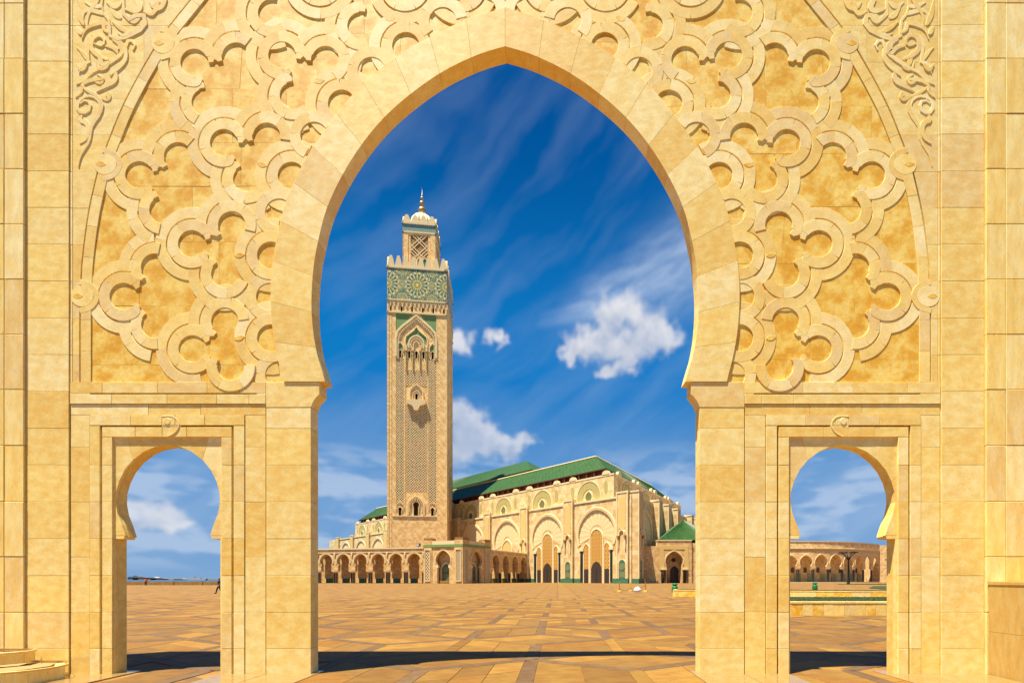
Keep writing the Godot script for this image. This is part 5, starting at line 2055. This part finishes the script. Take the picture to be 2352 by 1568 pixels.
func build_gatehouse() -> void:
	var o := Vector3(32.4, 0, -180.4)
	var t := thing("gatehouse", "small gatehouse with a green pyramid roof and deep arched doorway beside the hall", "gatehouse", o)
	var st := "gallery stone"
	put_box(t, "side_wall", st, Vector3(0, 0, -6.0), Vector3(5.2, 14.0, 0.0))
	put_box(t, "side_wall", st, Vector3(18.2, 0, -6.0), Vector3(34.0, 15.2, -0.3))
	put_box(t, "side_pilaster", "pale trim", Vector3(22.0, 0, -0.4), Vector3(23.0, 15.2, 0.1))
	var cx := 11.6
	var arch := horseshoe(cx, 8.2, 3.2, 26.0, 0.5, 20)
	var poly := PackedVector2Array([Vector2(5.2, 0), Vector2(cx - 4.8, 0), Vector2(cx - 4.8, 5.0), Vector2(cx - 3.4, 5.0), Vector2(cx - 3.4, 0), Vector2(cx - 2.8, 0), Vector2(cx - 2.8, 6.2)])
	poly.append_array(arch)
	poly.append_array(PackedVector2Array([Vector2(cx + 2.8, 6.2), Vector2(cx + 2.8, 0), Vector2(cx + 3.4, 0), Vector2(cx + 3.4, 5.0), Vector2(cx + 4.8, 5.0), Vector2(cx + 4.8, 0), Vector2(18.2, 0), Vector2(18.2, 15.9), Vector2(5.2, 15.9)]))
	put_prism(t, "front_wall", st, poly, -2.2, 0.3)
	put_ribbon(t, "carved_frame", "carved lattice", PackedVector2Array([Vector2(cx - 4.6, 5.0), Vector2(cx - 4.6, 13.4), Vector2(cx + 4.6, 13.4), Vector2(cx + 4.6, 5.0)]), 1.9, 0.2, 0.42)
	put_ribbon(t, "arch_moulding", "arch stone", horseshoe(cx, 8.2, 3.5, 20.0, 0.5, 20), 0.3, 0.2, 0.5)
	for x in [cx - 4.1, cx + 4.1]:
		for k in [-0.75, 0.75]:
			var c := MB.new()
			c.tube(Vector3(x + k, 0, 0.55), Vector3(x + k, 5.0, 0.55), 0.16, 0.16, 7)
			part(t, "column", c, mats["dark column"])
		put_box(t, "niche_lintel", "pale trim", Vector3(x - 1.0, 5.0, 0.2), Vector3(x + 1.0, 5.5, 0.8))
	put_box(t, "porch_wall", st, Vector3(cx - 6.0, 0, -5.2), Vector3(cx + 6.0, 13.0, -4.6))
	put_box(t, "porch_ceiling", st, Vector3(cx - 6.0, 12.4, -4.6), Vector3(cx + 6.0, 13.0, -2.2))
	put_prism(t, "door", "bronze door", arched(cx + 1.2, 0.0, 3.2, 6.6, 0.3), -4.7, -4.5)
	put_box(t, "door_bar", "dark column", Vector3(cx + 1.12, 0.0, -4.5), Vector3(cx + 1.28, 6.2, -4.42))
	put_prism(t, "rose_grille", "bronze door", horseshoe(cx + 0.9, 8.9, 0.9, 89.0, 0.0, 6), -4.7, -4.5)
	put_box(t, "porch_bench", "wood basin", Vector3(cx - 2.7, 0, -4.0), Vector3(cx - 0.9, 2.3, -3.2))
	put_box(t, "coping", "pale trim", Vector3(5.1, 15.9, -2.3), Vector3(18.3, 16.3, 0.45))
	# pyramid roof
	var c := Vector3(18.2, 0, -12.0)
	put_box(t, "roof_drum", "red timber", Vector3(c.x - 10.4, 13.0, c.z - 10.4), Vector3(c.x + 10.4, 16.4, c.z + 10.0))
	var roof := MB.new()
	var r := 11.9
	var p := [c + Vector3(-r, 16.2, r), c + Vector3(r, 16.2, r), c + Vector3(r, 16.2, -r), c + Vector3(-r, 16.2, -r)]
	var top := c + Vector3(0, 25.3, 0)
	for i in 4:
		roof.tri(p[i], p[(i + 1) % 4], top)
	roof.quad(p[3], p[2], p[1], p[0])
	var rp := part(t, "pyramid_roof", roof, mats["roof tile"])
	var ribs := MB.new()
	for i in 44:
		var f := (i + 0.5) / 44.0
		ribs.tube(p[0].lerp(p[1], f) + Vector3(0, 0.05, 0), p[0].lerp(p[1], f).lerp(top, 1.0 - absf(f - 0.5) * 2.0 if false else 0.97) + Vector3(0, 0.05, 0), 0.12, 0.04, 4, false)
		ribs.tube(p[3].lerp(p[0], f) + Vector3(0, 0.05, 0), p[3].lerp(p[0], f).lerp(top, 0.97) + Vector3(0, 0.05, 0), 0.12, 0.04, 4, false)
	stuff(part(rp, "tile_ribs", ribs, mats["roof tile"]))


# ---------------------------------------------------------------- curved arcade at the right

func build_curved_arcade() -> void:
	var t := thing("curved_arcade", "distant curved arcade of horseshoe arches on slim dark columns beyond the lawn", "arcade")
	var us := [1733, 1767, 1801, 1834, 1869, 1904, 1936, 1963, 1985.5, 2004, 2020]
	var ds := [202, 200.5, 200, 200, 200, 201, 203, 206, 210, 214.5, 219]
	var pts := []
	for i in us.size():
		pts.push_back(Vector2((us[i] - CX) / F * ds[i], ds[i]))
	var h := 17.1
	for i in pts.size() - 1:
		var a: Vector2 = pts[i]
		var b: Vector2 = pts[i + 1]
		var l := a.distance_to(b)
		var xf := arcade_bay(t, a, b, h, l * 0.4, 8.4, 6.0, 0.9, false, "arcade stone")
		put_ribbon(t, "arch_moulding", "arch stone", horseshoe(l * 0.5, 8.4, l * 0.44, 16.0, l * 0.08, 14), 0.2, -0.1, 0.14, xf)
		put_box(t, "cornice", "pale trim", Vector3(0, 14.2, -0.1), Vector3(l, 14.5, 0.3), xf)
		put_box(t, "carved_band", "carved lattice", Vector3(0, 13.2, -0.1), Vector3(l, 14.2, 0.06), xf)
		put_box(t, "coping", "pale trim", Vector3(0, h, -1.0), Vector3(l, h + 0.3, 0.15), xf)
		put_box(t, "back_wall", "arcade stone", Vector3(-0.6, 0, -7.5), Vector3(l + 0.6, h - 0.5, -7.0 - 0.02 * i), xf)
		put_box(t, "wainscot", "olive lattice", Vector3(l * 0.5 - 1.3, 0, -7.1), Vector3(l * 0.5 + 1.3, 4.0, -6.8), xf)
		put_prism(t, "back_shutter", "brown shutter", arched(l * 0.16, 4.3, 1.3, 6.6, 0.1, 6), -7.1, -6.8, xf)
		put_box(t, "ceiling", "arcade stone", Vector3(-0.5, 12.4, -7.2), Vector3(l + 0.5, 12.8, -0.9), xf)
		put_box(t, "floor_step", "pale trim", Vector3(0, 0, -7.0), Vector3(l, 0.25 + 0.002 * i, 0.8), xf)
		pier_columns(t, xf.origin + xf.basis.z * -0.45, xf.basis.x, 6.0, 0.38)
	var last: Vector2 = pts[pts.size() - 1]
	var wall := MB.new()
	wall.box(Vector3(last.x, 0, -last.y - 12.0), Vector3(last.x + 40.0, h - 0.2, -last.y + 0.4))
	part(t, "end_block", wall, mats["arcade stone"])


# ---------------------------------------------------------------- planters, lawns, shore and small things

func clad_wall(t: Node, a: Vector2, b: Vector2, h: float, n: int, deep: float) -> void:
	var l := a.distance_to(b)
	var dir := Vector3(b.x - a.x, 0, -(b.y - a.y)).normalized()
	var xf := Transform3D(Basis(dir, Vector3.UP, dir.cross(Vector3.UP)), Vector3(a.x, 0, -a.y))
	put_box(t, "core", "joint", Vector3(0.02, 0, -deep + 0.02), Vector3(l - 0.02, h - 0.08, -0.03), xf)
	for i in n:
		var m := MB.new()
		m.xf = xf
		m.block(l * i / n + 0.006, 0.0, l * (i + 1) / n - 0.006, h - 0.085, -0.03, rng.randf_range(0.0, 0.006), 0.006)
		part(t, "facing_stone", m, pick("golden field" if rng.randf() < 0.55 else "gate block"))
	for i in n:
		var m := MB.new()
		m.xf = xf
		m.box(Vector3(l * i / n + 0.004, h - 0.08, -0.34), Vector3(l * (i + 1) / n - 0.004, h, 0.02))
		part(t, "coping_stone", m, pick("gate block"))
	# the end seen from the left
	put_box(t, "end_stone", "gate block 3", Vector3(-0.03, 0, -deep), Vector3(0.015, h - 0.085, -0.02), xf)
	put_box(t, "end_coping", "gate block 1", Vector3(-0.04, h - 0.08, -deep), Vector3(0.3, h + 0.001, -0.345), xf)


func turf(called: String, label: String, poly: PackedVector2Array, y: float, n: int, tall: float) -> void:
	var b := MB.new()
	b.slab(poly, y - 0.12, y)
	var lo := poly[0]
	var hi := poly[0]
	for q in poly:
		lo = lo.min(q)
		hi = hi.max(q)
	var c := 0
	while c < n:
		var q := Vector2(rng.randf_range(lo.x, hi.x), rng.randf_range(lo.y, hi.y))
		if not Geometry2D.is_point_in_polygon(q, poly):
			continue
		c += 1
		var at := Vector3(q.x, y - 0.01, -q.y)
		var a := rng.randf() * TAU
		var s := Vector3(cos(a), 0, sin(a)) * tall * 0.16
		var tip := Vector3(rng.randf_range(-0.4, 0.4), 1.0, rng.randf_range(-0.4, 0.4)) * tall * rng.randf_range(0.5, 1.0)
		b.tri(at - s, at + s, at + tip)
	var o := place(self, called, b.mesh(), mats["grass"])
	tag(o, label, "grass")
	stuff(o)


func build_planters() -> void:
	var a := thing("low_planter", "long low planter faced in stained golden stone slabs, nearest beyond the right doorway", "planter")
	clad_wall(a, Vector2(9.6, 22.6), Vector2(21.5, 22.6), 0.66, 24, 6.5)
	turf("grass_bed", "thin strip of clipped grass behind the coping of the near planter", PackedVector2Array([Vector2(9.7, 22.95), Vector2(21.4, 22.95), Vector2(21.4, 29.0), Vector2(9.7, 29.0)]), 0.64, 6000, 0.07)
	var b := thing("low_planter", "farther low planter of pale stone with grass on top and bare end towards the hall", "planter")
	clad_wall(b, Vector2((1546 - CX) / F * 45.8, 45.8), Vector2(34.0, 37.5), 0.68, 18, 3.2)
	turf("grass_bed", "grass growing along the top of the farther planter", PackedVector2Array([Vector2(11.2, 46.2), Vector2(33.8, 37.9), Vector2(36.0, 41.0), Vector2(12.2, 48.8)]), 0.67, 5000, 0.09)
	turf("lawn", "flat green lawn between the curved paths in front of the curved arcade", PackedVector2Array([Vector2(48, 66), Vector2(60, 58), Vector2(90, 58), Vector2(110, 130), Vector2(96, 130), Vector2(84, 112), Vector2(70, 106), Vector2(56, 86)]), 0.1, 5000, 0.1)
	turf("lawn", "thin strip of lawn nearest the foot of the curved arcade", PackedVector2Array([Vector2(82, 140), Vector2(120, 136), Vector2(124, 150), Vector2(100, 152)]), 0.12, 1500, 0.12)
	# bins
	for i in 2:
		var at := P([1550, 1872][i], HY, [60, 74][i])
		var t := thing("litter_bin", ["green cylindrical litter bin behind the end of the farther planter, before the gatehouse", "green cylindrical litter bin seen through the right doorway below the curved arcade"][i], "litter bin", Vector3(at.x, 0, at.z), 0.0, "green litter bins")
		var body := MB.new()
		body.lathe(PackedVector2Array([Vector2(0.0, 0.0), Vector2(0.36, 0.0), Vector2(0.38, 0.06), Vector2(0.38, 0.66), Vector2(0.34, 0.76), Vector2(0.22, 0.84), Vector2(0.2, 0.9)]), 20)
		part(t, "body", body, mats["bin green"], true)
		var lid := MB.new()
		lid.lathe(PackedVector2Array([Vector2(0.2, 0.9), Vector2(0.33, 0.93), Vector2(0.34, 1.08), Vector2(0.22, 1.16), Vector2(0.0, 1.18)]), 20)
		part(t, "lid", lid, mats["bin green"], true)
	# lamp posts
	for i in 2:
		var at := P([1949, 2056][i], HY, 150)
		var t := thing("lamp_post", ["black lamp post with a crown of angled heads standing full height before the arches", "black lamp post mostly hidden by the right jamb of the right doorway"][i], "lamp post", Vector3(at.x, 0, at.z), 0.0, "black lamp posts on the far plaza")
		var h: float = [10.6, 8.4][i]
		var pole := MB.new()
		pole.tube(Vector3.ZERO, Vector3(0, h - 2.2, 0), 0.3, 0.2, 10)
		pole.tube(Vector3.ZERO, Vector3(0, 1.0, 0), 0.45, 0.4, 10)
		part(t, "pole", pole, mats["black metal"])
		for k in 8:
			var ang := TAU * k / 8
			var out := Vector3(cos(ang), 0, sin(ang))
			var arm := MB.new()
			arm.tube(Vector3(0, h - 3.2, 0), out * 1.1 + Vector3(0, h - 1.6, 0), 0.1, 0.09, 6)
			arm.tube(out * 1.1 + Vector3(0, h - 1.6, 0), out * 2.1 + Vector3(0, h - 0.8, 0), 0.09, 0.08, 6)
			part(t, "arm", arm, mats["black metal"])
			var head := MB.new()
			head.xf = Transform3D(Basis(Vector3.UP, -ang), out * 2.1 + Vector3(0, h - 0.7, 0))
			head.box(Vector3(-0.55, -0.14, -0.3), Vector3(0.55, 0.12, 0.3))
			part(t, "lamp_head", head, mats["black metal"])
	# rope barrier
	var posts := []
	for i in 3:
		var at := P([1422.7, 1449, 1482.6][i], HY, [62, 66, 62][i])
		posts.push_back(at)
		var t := thing("barrier_post", ["yellow barrier post on a weighted foot, left end of the rope", "slim yellow barrier post in the middle of the rope", "yellow barrier post on a wedge foot right of the white bag"][i], "barrier post", Vector3(at.x, 0, at.z), 0.0, "posts of the rope barrier")
		var pole := MB.new()
		pole.tube(Vector3(0, 0.2, 0), Vector3(0, 1.2, 0), 0.035, 0.03, 8)
		part(t, "pole", pole, mats["yellow plastic" if i == 1 else "red cloth"])
		var foot := MB.new()
		foot.lathe(PackedVector2Array([Vector2(0.0, 0.0), Vector2(0.3, 0.0), Vector2(0.26, 0.14), Vector2(0.08, 0.24), Vector2(0.0, 0.24)]), 14)
		part(t, "foot", foot, mats["yellow plastic"])
		var knob := MB.new()
		knob.lathe(PackedVector2Array([Vector2(0.0, 1.14), Vector2(0.06, 1.2), Vector2(0.0, 1.28)]), 10)
		part(t, "knob", knob, mats["yellow plastic"])
	var rope := MB.new()
	for i in 2:
		var p0: Vector3 = Vector3(posts[i].x, 0.35, posts[i].z)
		var p1: Vector3 = Vector3(posts[i + 1].x, 0.4 if i == 0 else 0.9, posts[i + 1].z)
		var prev := p0
		for k in 8:
			var f := (k + 1) / 8.0
			var q := p0.lerp(p1, f) - Vector3(0, sin(PI * f) * 0.25, 0)
			rope.tube(prev, q, 0.02, 0.02, 5, false)
			prev = q
	tag(place(self, "rope", rope.mesh(), mats["black metal"]), "thin dark rope sagging between the yellow barrier posts", "rope")
	# bag
	var bag := MB.new()
	bag.lathe(PackedVector2Array([Vector2(0.0, 0.0), Vector2(0.42, 0.02), Vector2(0.5, 0.2), Vector2(0.44, 0.4), Vector2(0.24, 0.58), Vector2(0.1, 0.66), Vector2(0.0, 0.68)]), 18, Vector3.ZERO, 7, 0.2)
	var bp := P(1464, HY, 63)
	var bn := place(self, "rubbish_bag", bag.mesh(true), mats["white bag"])
	bn.position = Vector3(bp.x, 0, bp.z)
	tag(bn, "crumpled white rubbish bag lying on the paving by the barrier posts", "bag")


func build_shore() -> void:
	var sea := MB.new()
	sea.quad(Vector3(-9000, -5.0, 60), Vector3(9000, -5.0, 60), Vector3(9000, -5.0, -11000), Vector3(-9000, -5.0, -11000))
	structure("sea", sea, mats["sea"])
	var wall := thing("sea_wall", "low ochre parapet wall along the seaward edge of the plaza, seen through the left doorway", "parapet")
	for i in 12:
		var x := -172.0 + i * 7.7
		put_box(wall, "wall_panel", "sea wall", Vector3(x, -1.0, -128.6), Vector3(x + 7.55, 0.86, -128.1))
		put_box(wall, "wall_post", "sea wall", Vector3(x + 7.5, -1.0, -128.75), Vector3(x + 7.75, 0.95, -128.0))
	var coast := MB.new()
	var prev := Vector2(-2600, 8.0)
	for i in 30:
		var x := -2600.0 + (i + 1) * 65.0
		var q := Vector2(x, 4.0 + 3.5 * absf(sin(i * 1.7)) + (4.0 if i < 12 else 0.0))
		coast.quad(Vector3(prev.x, -5.1, -2000), Vector3(q.x, -5.1, -2000), Vector3(q.x, q.y - 5.0, -2060), Vector3(prev.x, prev.y - 5.0, -2060))
		coast.quad(Vector3(prev.x, prev.y - 5.0, -2060), Vector3(q.x, q.y - 5.0, -2060), Vector3(q.x, -5.1, -2300), Vector3(prev.x, -5.1, -2300))
		prev = q
	structure("far_shore", coast, mats["shore"])
	# what stands along the far shore
	var far := [[300, 1331, 26, 20, "far blue", "harbour_shed", "low blue harbour shed at the left end of the far shore", "shed"], [311, 1330, 22, 26, "far white", "silo", "white silo block rising over the blue harbour shed", "silo"], [322, 1332, 60, 17, "far red", "warehouse", "long reddish warehouse left of the walker in orange", "warehouse"],
		[346, 1332, 44, 18, "far grey", "warehouse", "grey domed warehouse on the shore right of the walker in orange", "warehouse"], [362, 1334, 60, 12, "far red", "warehouse", "low brown warehouse farthest right along the far shore", "warehouse"], [410, 1336, 40, 8, "far grey", "quay_shed", "small dark shed on the quay in the middle of the left doorway", "shed"]]
	for f in far:
		var at := P(f[0], HY, 2010)
		var t := thing(f[5], f[6], f[7], Vector3(at.x, -5.0, at.z))
		var w: float = f[2]
		var h: float = f[3] * 0.75
		put_box(t, "wall", f[4], Vector3(-w * 0.5, 0, -20), Vector3(w * 0.5, h * 0.75, 0))
		put_prism(t, "roof", "far grey" if f[4] != "far grey" else "far white", PackedVector2Array([Vector2(-w * 0.52, h * 0.75), Vector2(w * 0.52, h * 0.75), Vector2(w * 0.3, h), Vector2(-w * 0.3, h)]), -21, 1)
	var ship := thing("ship", "white ship out on the sea beyond the parapet", "ship", Vector3(P(452, HY, 1800).x, -5.0, -1800))
	put_prism(ship, "hull", "far white", PackedVector2Array([Vector2(-32, 0), Vector2(34, 0), Vector2(40, 7), Vector2(-38, 6)]), -5, 5)
	put_box(ship, "superstructure", "far white", Vector3(-22, 6, -4), Vector3(16, 10, 4))
	put_box(ship, "funnel", "far blue", Vector3(-10, 10, -2), Vector3(-5, 12.5, 2))


# ---------------------------------------------------------------- people

# a body from tapered capsules joined smoothly, meshed as surface nets
func body_mesh(bones: Array, cell: float, blend: float) -> ArrayMesh:
	var lo := Vector3(1e9, 1e9, 1e9)
	var hi := -lo
	for b in bones:
		for e in [0, 1]:
			var r: float = b[2 + e] + cell * 3.0
			lo = lo.min(b[e] - Vector3.ONE * r)
			hi = hi.max(b[e] + Vector3.ONE * r)
	var n := Vector3i(((hi - lo) / cell).ceil()) + Vector3i.ONE
	var f := PackedFloat32Array()
	f.resize(n.x * n.y * n.z)
	for z in n.z:
		for y in n.y:
			for x in n.x:
				var p := lo + Vector3(x, y, z) * cell
				var s := 0.0
				var best := 1e9
				for b in bones:
					var a: Vector3 = b[0]
					var d: Vector3 = b[1] - a
					var t := clampf((p - a).dot(d) / maxf(d.length_squared(), 1e-6), 0, 1)
					var v: float = p.distance_to(a + d * t) - lerpf(b[2], b[3], t)
					best = minf(best, v)
					s += exp(-v / blend)
				f[(z * n.y + y) * n.x + x] = -log(maxf(s, 1e-30)) * blend if best < 0.4 else best
	var at := {}
	var verts := PackedVector3Array()
	var st := SurfaceTool.new()
	st.begin(Mesh.PRIMITIVE_TRIANGLES)
	var idx := func(x: int, y: int, z: int) -> int: return (z * n.y + y) * n.x + x
	for z in n.z - 1:
		for y in n.y - 1:
			for x in n.x - 1:
				var sum := Vector3.ZERO
				var c := 0
				var corner := []
				for k in 8:
					corner.push_back(f[idx.call(x + (k & 1), y + ((k >> 1) & 1), z + (k >> 2))])
				for e in [[0, 1], [2, 3], [4, 5], [6, 7], [0, 2], [1, 3], [4, 6], [5, 7], [0, 4], [1, 5], [2, 6], [3, 7]]:
					var a: float = corner[e[0]]
					var b: float = corner[e[1]]
					if (a < 0.0) != (b < 0.0):
						var t := a / (a - b)
						var pa := Vector3(e[0] & 1, (e[0] >> 1) & 1, e[0] >> 2)
						var pb := Vector3(e[1] & 1, (e[1] >> 1) & 1, e[1] >> 2)
						sum += pa.lerp(pb, t)
						c += 1
				if c > 0:
					at[idx.call(x, y, z)] = verts.size()
					verts.push_back(lo + (Vector3(x, y, z) + sum / c) * cell)
	for v in verts:
		st.add_vertex(v)
	for z in range(1, n.z - 1):
		for y in range(1, n.y - 1):
			for x in range(1, n.x - 1):
				var a: float = f[idx.call(x, y, z)]
				for ax in 3:
					var s := Vector3i(1 if ax == 0 else 0, 1 if ax == 1 else 0, 1 if ax == 2 else 0)
					var b: float = f[idx.call(x + s.x, y + s.y, z + s.z)]
					if (a < 0.0) == (b < 0.0):
						continue
					var u := Vector3i(s.z, s.x, s.y)
					var w := Vector3i(s.y, s.z, s.x)
					var o := Vector3i(x, y, z)
					var q := []
					for r in [o - u - w, o - w, o, o - u]:
						q.push_back(at[idx.call(r.x, r.y, r.z)])
					var order := [0, 1, 2, 0, 2, 3] if a >= 0.0 else [0, 2, 1, 0, 3, 2]
					for k in order:
						st.add_index(q[k])
	st.generate_normals()
	return st.commit()


func figure(called_label: String, at: Vector3, turn: float, stride: float, top: String, legs: String) -> void:
	var t := thing("person", called_label, "person", at, turn)
	var hip := 0.92
	var lf := Vector3(0.1, 0.06, stride)
	var rf := Vector3(-0.1, 0.06, -stride)
	var trunk := [
		[Vector3(0, hip + 0.05, 0), Vector3(0, 1.2, 0.0), 0.15, 0.14], [Vector3(0, 1.2, 0), Vector3(0, 1.4, 0), 0.15, 0.15], [Vector3(-0.17, 1.42, 0), Vector3(0.17, 1.42, 0), 0.075, 0.075],
		[Vector3(0, 1.42, 0), Vector3(0, 1.56, 0.02), 0.06, 0.055], [Vector3(0, 1.62, 0.03), Vector3(0, 1.68, 0.02), 0.09, 0.095],
		[Vector3(0.2, 1.41, 0), Vector3(0.25, 1.14, -stride * 0.4), 0.055, 0.045], [Vector3(0.25, 1.14, -stride * 0.4), Vector3(0.25, 0.9, -stride * 0.3 + 0.08), 0.042, 0.034], [Vector3(0.25, 0.9, -stride * 0.3 + 0.08), Vector3(0.25, 0.8, -stride * 0.3 + 0.12), 0.034, 0.025],
		[Vector3(-0.2, 1.41, 0), Vector3(-0.25, 1.14, stride * 0.4), 0.055, 0.045], [Vector3(-0.25, 1.14, stride * 0.4), Vector3(-0.25, 0.9, stride * 0.3 + 0.08), 0.042, 0.034], [Vector3(-0.25, 0.9, stride * 0.3 + 0.08), Vector3(-0.25, 0.8, stride * 0.3 + 0.12), 0.034, 0.025],
		[Vector3(0.09, hip, 0), Vector3(0.1, 0.5, stride * 0.6 + 0.03), 0.095, 0.062], [Vector3(0.1, 0.5, stride * 0.6 + 0.03), lf, 0.06, 0.042], [lf, lf + Vector3(0, -0.02, 0.16), 0.045, 0.035],
		[Vector3(-0.09, hip, 0), Vector3(-0.1, 0.5, -stride * 0.3 + 0.04), 0.095, 0.062], [Vector3(-0.1, 0.5, -stride * 0.3 + 0.04), rf, 0.06, 0.042], [rf, rf + Vector3(0, -0.02, 0.16), 0.045, 0.035]]
	place(t, "body", body_mesh(trunk, 0.035, 0.025), mats["skin"])
	# clothing over the body
	var shirt := []
	for k in [0, 1, 2, 5, 8]:
		shirt.push_back([trunk[k][0], trunk[k][1], trunk[k][2] + 0.018, trunk[k][3] + 0.016])
	place(t, "jacket", body_mesh(shirt, 0.04, 0.03), mats[top])
	var trousers := []
	for k in [11, 12, 13, 14, 15, 16]:
		trousers.push_back([trunk[k][0], trunk[k][1], trunk[k][2] + 0.014, trunk[k][3] + 0.016])
	place(t, "trousers", body_mesh(trousers, 0.04, 0.02), mats[legs])
	var hair := MB.new()
	hair.lathe(PackedVector2Array([Vector2(0.108, 1.66), Vector2(0.105, 1.72), Vector2(0.07, 1.775), Vector2(0.0, 1.79)]), 14, Vector3(0, 0, 0.01))
	part(t, "hair", hair, mats["dark cloth"], true)


func build_small_things() -> void:
	var a := P(335, HY, 122)
	figure("person in an orange vest and dark trousers walking along the sea wall", Vector3(a.x, 0, a.z), 0.8, 0.2, "orange vest", "dark cloth")
	a = P(503.5, HY, 56)
	figure("person in black striding past, half hidden by the right jamb of the left doorway", Vector3(a.x, 0, a.z), -1.3, 0.3, "dark cloth", "dark cloth")
	a = P(1482, HY, 168)
	figure("person in dark red standing at the corner between the hall and the gatehouse", Vector3(a.x, 0, a.z), 0.2, 0.04, "red cloth", "red cloth")
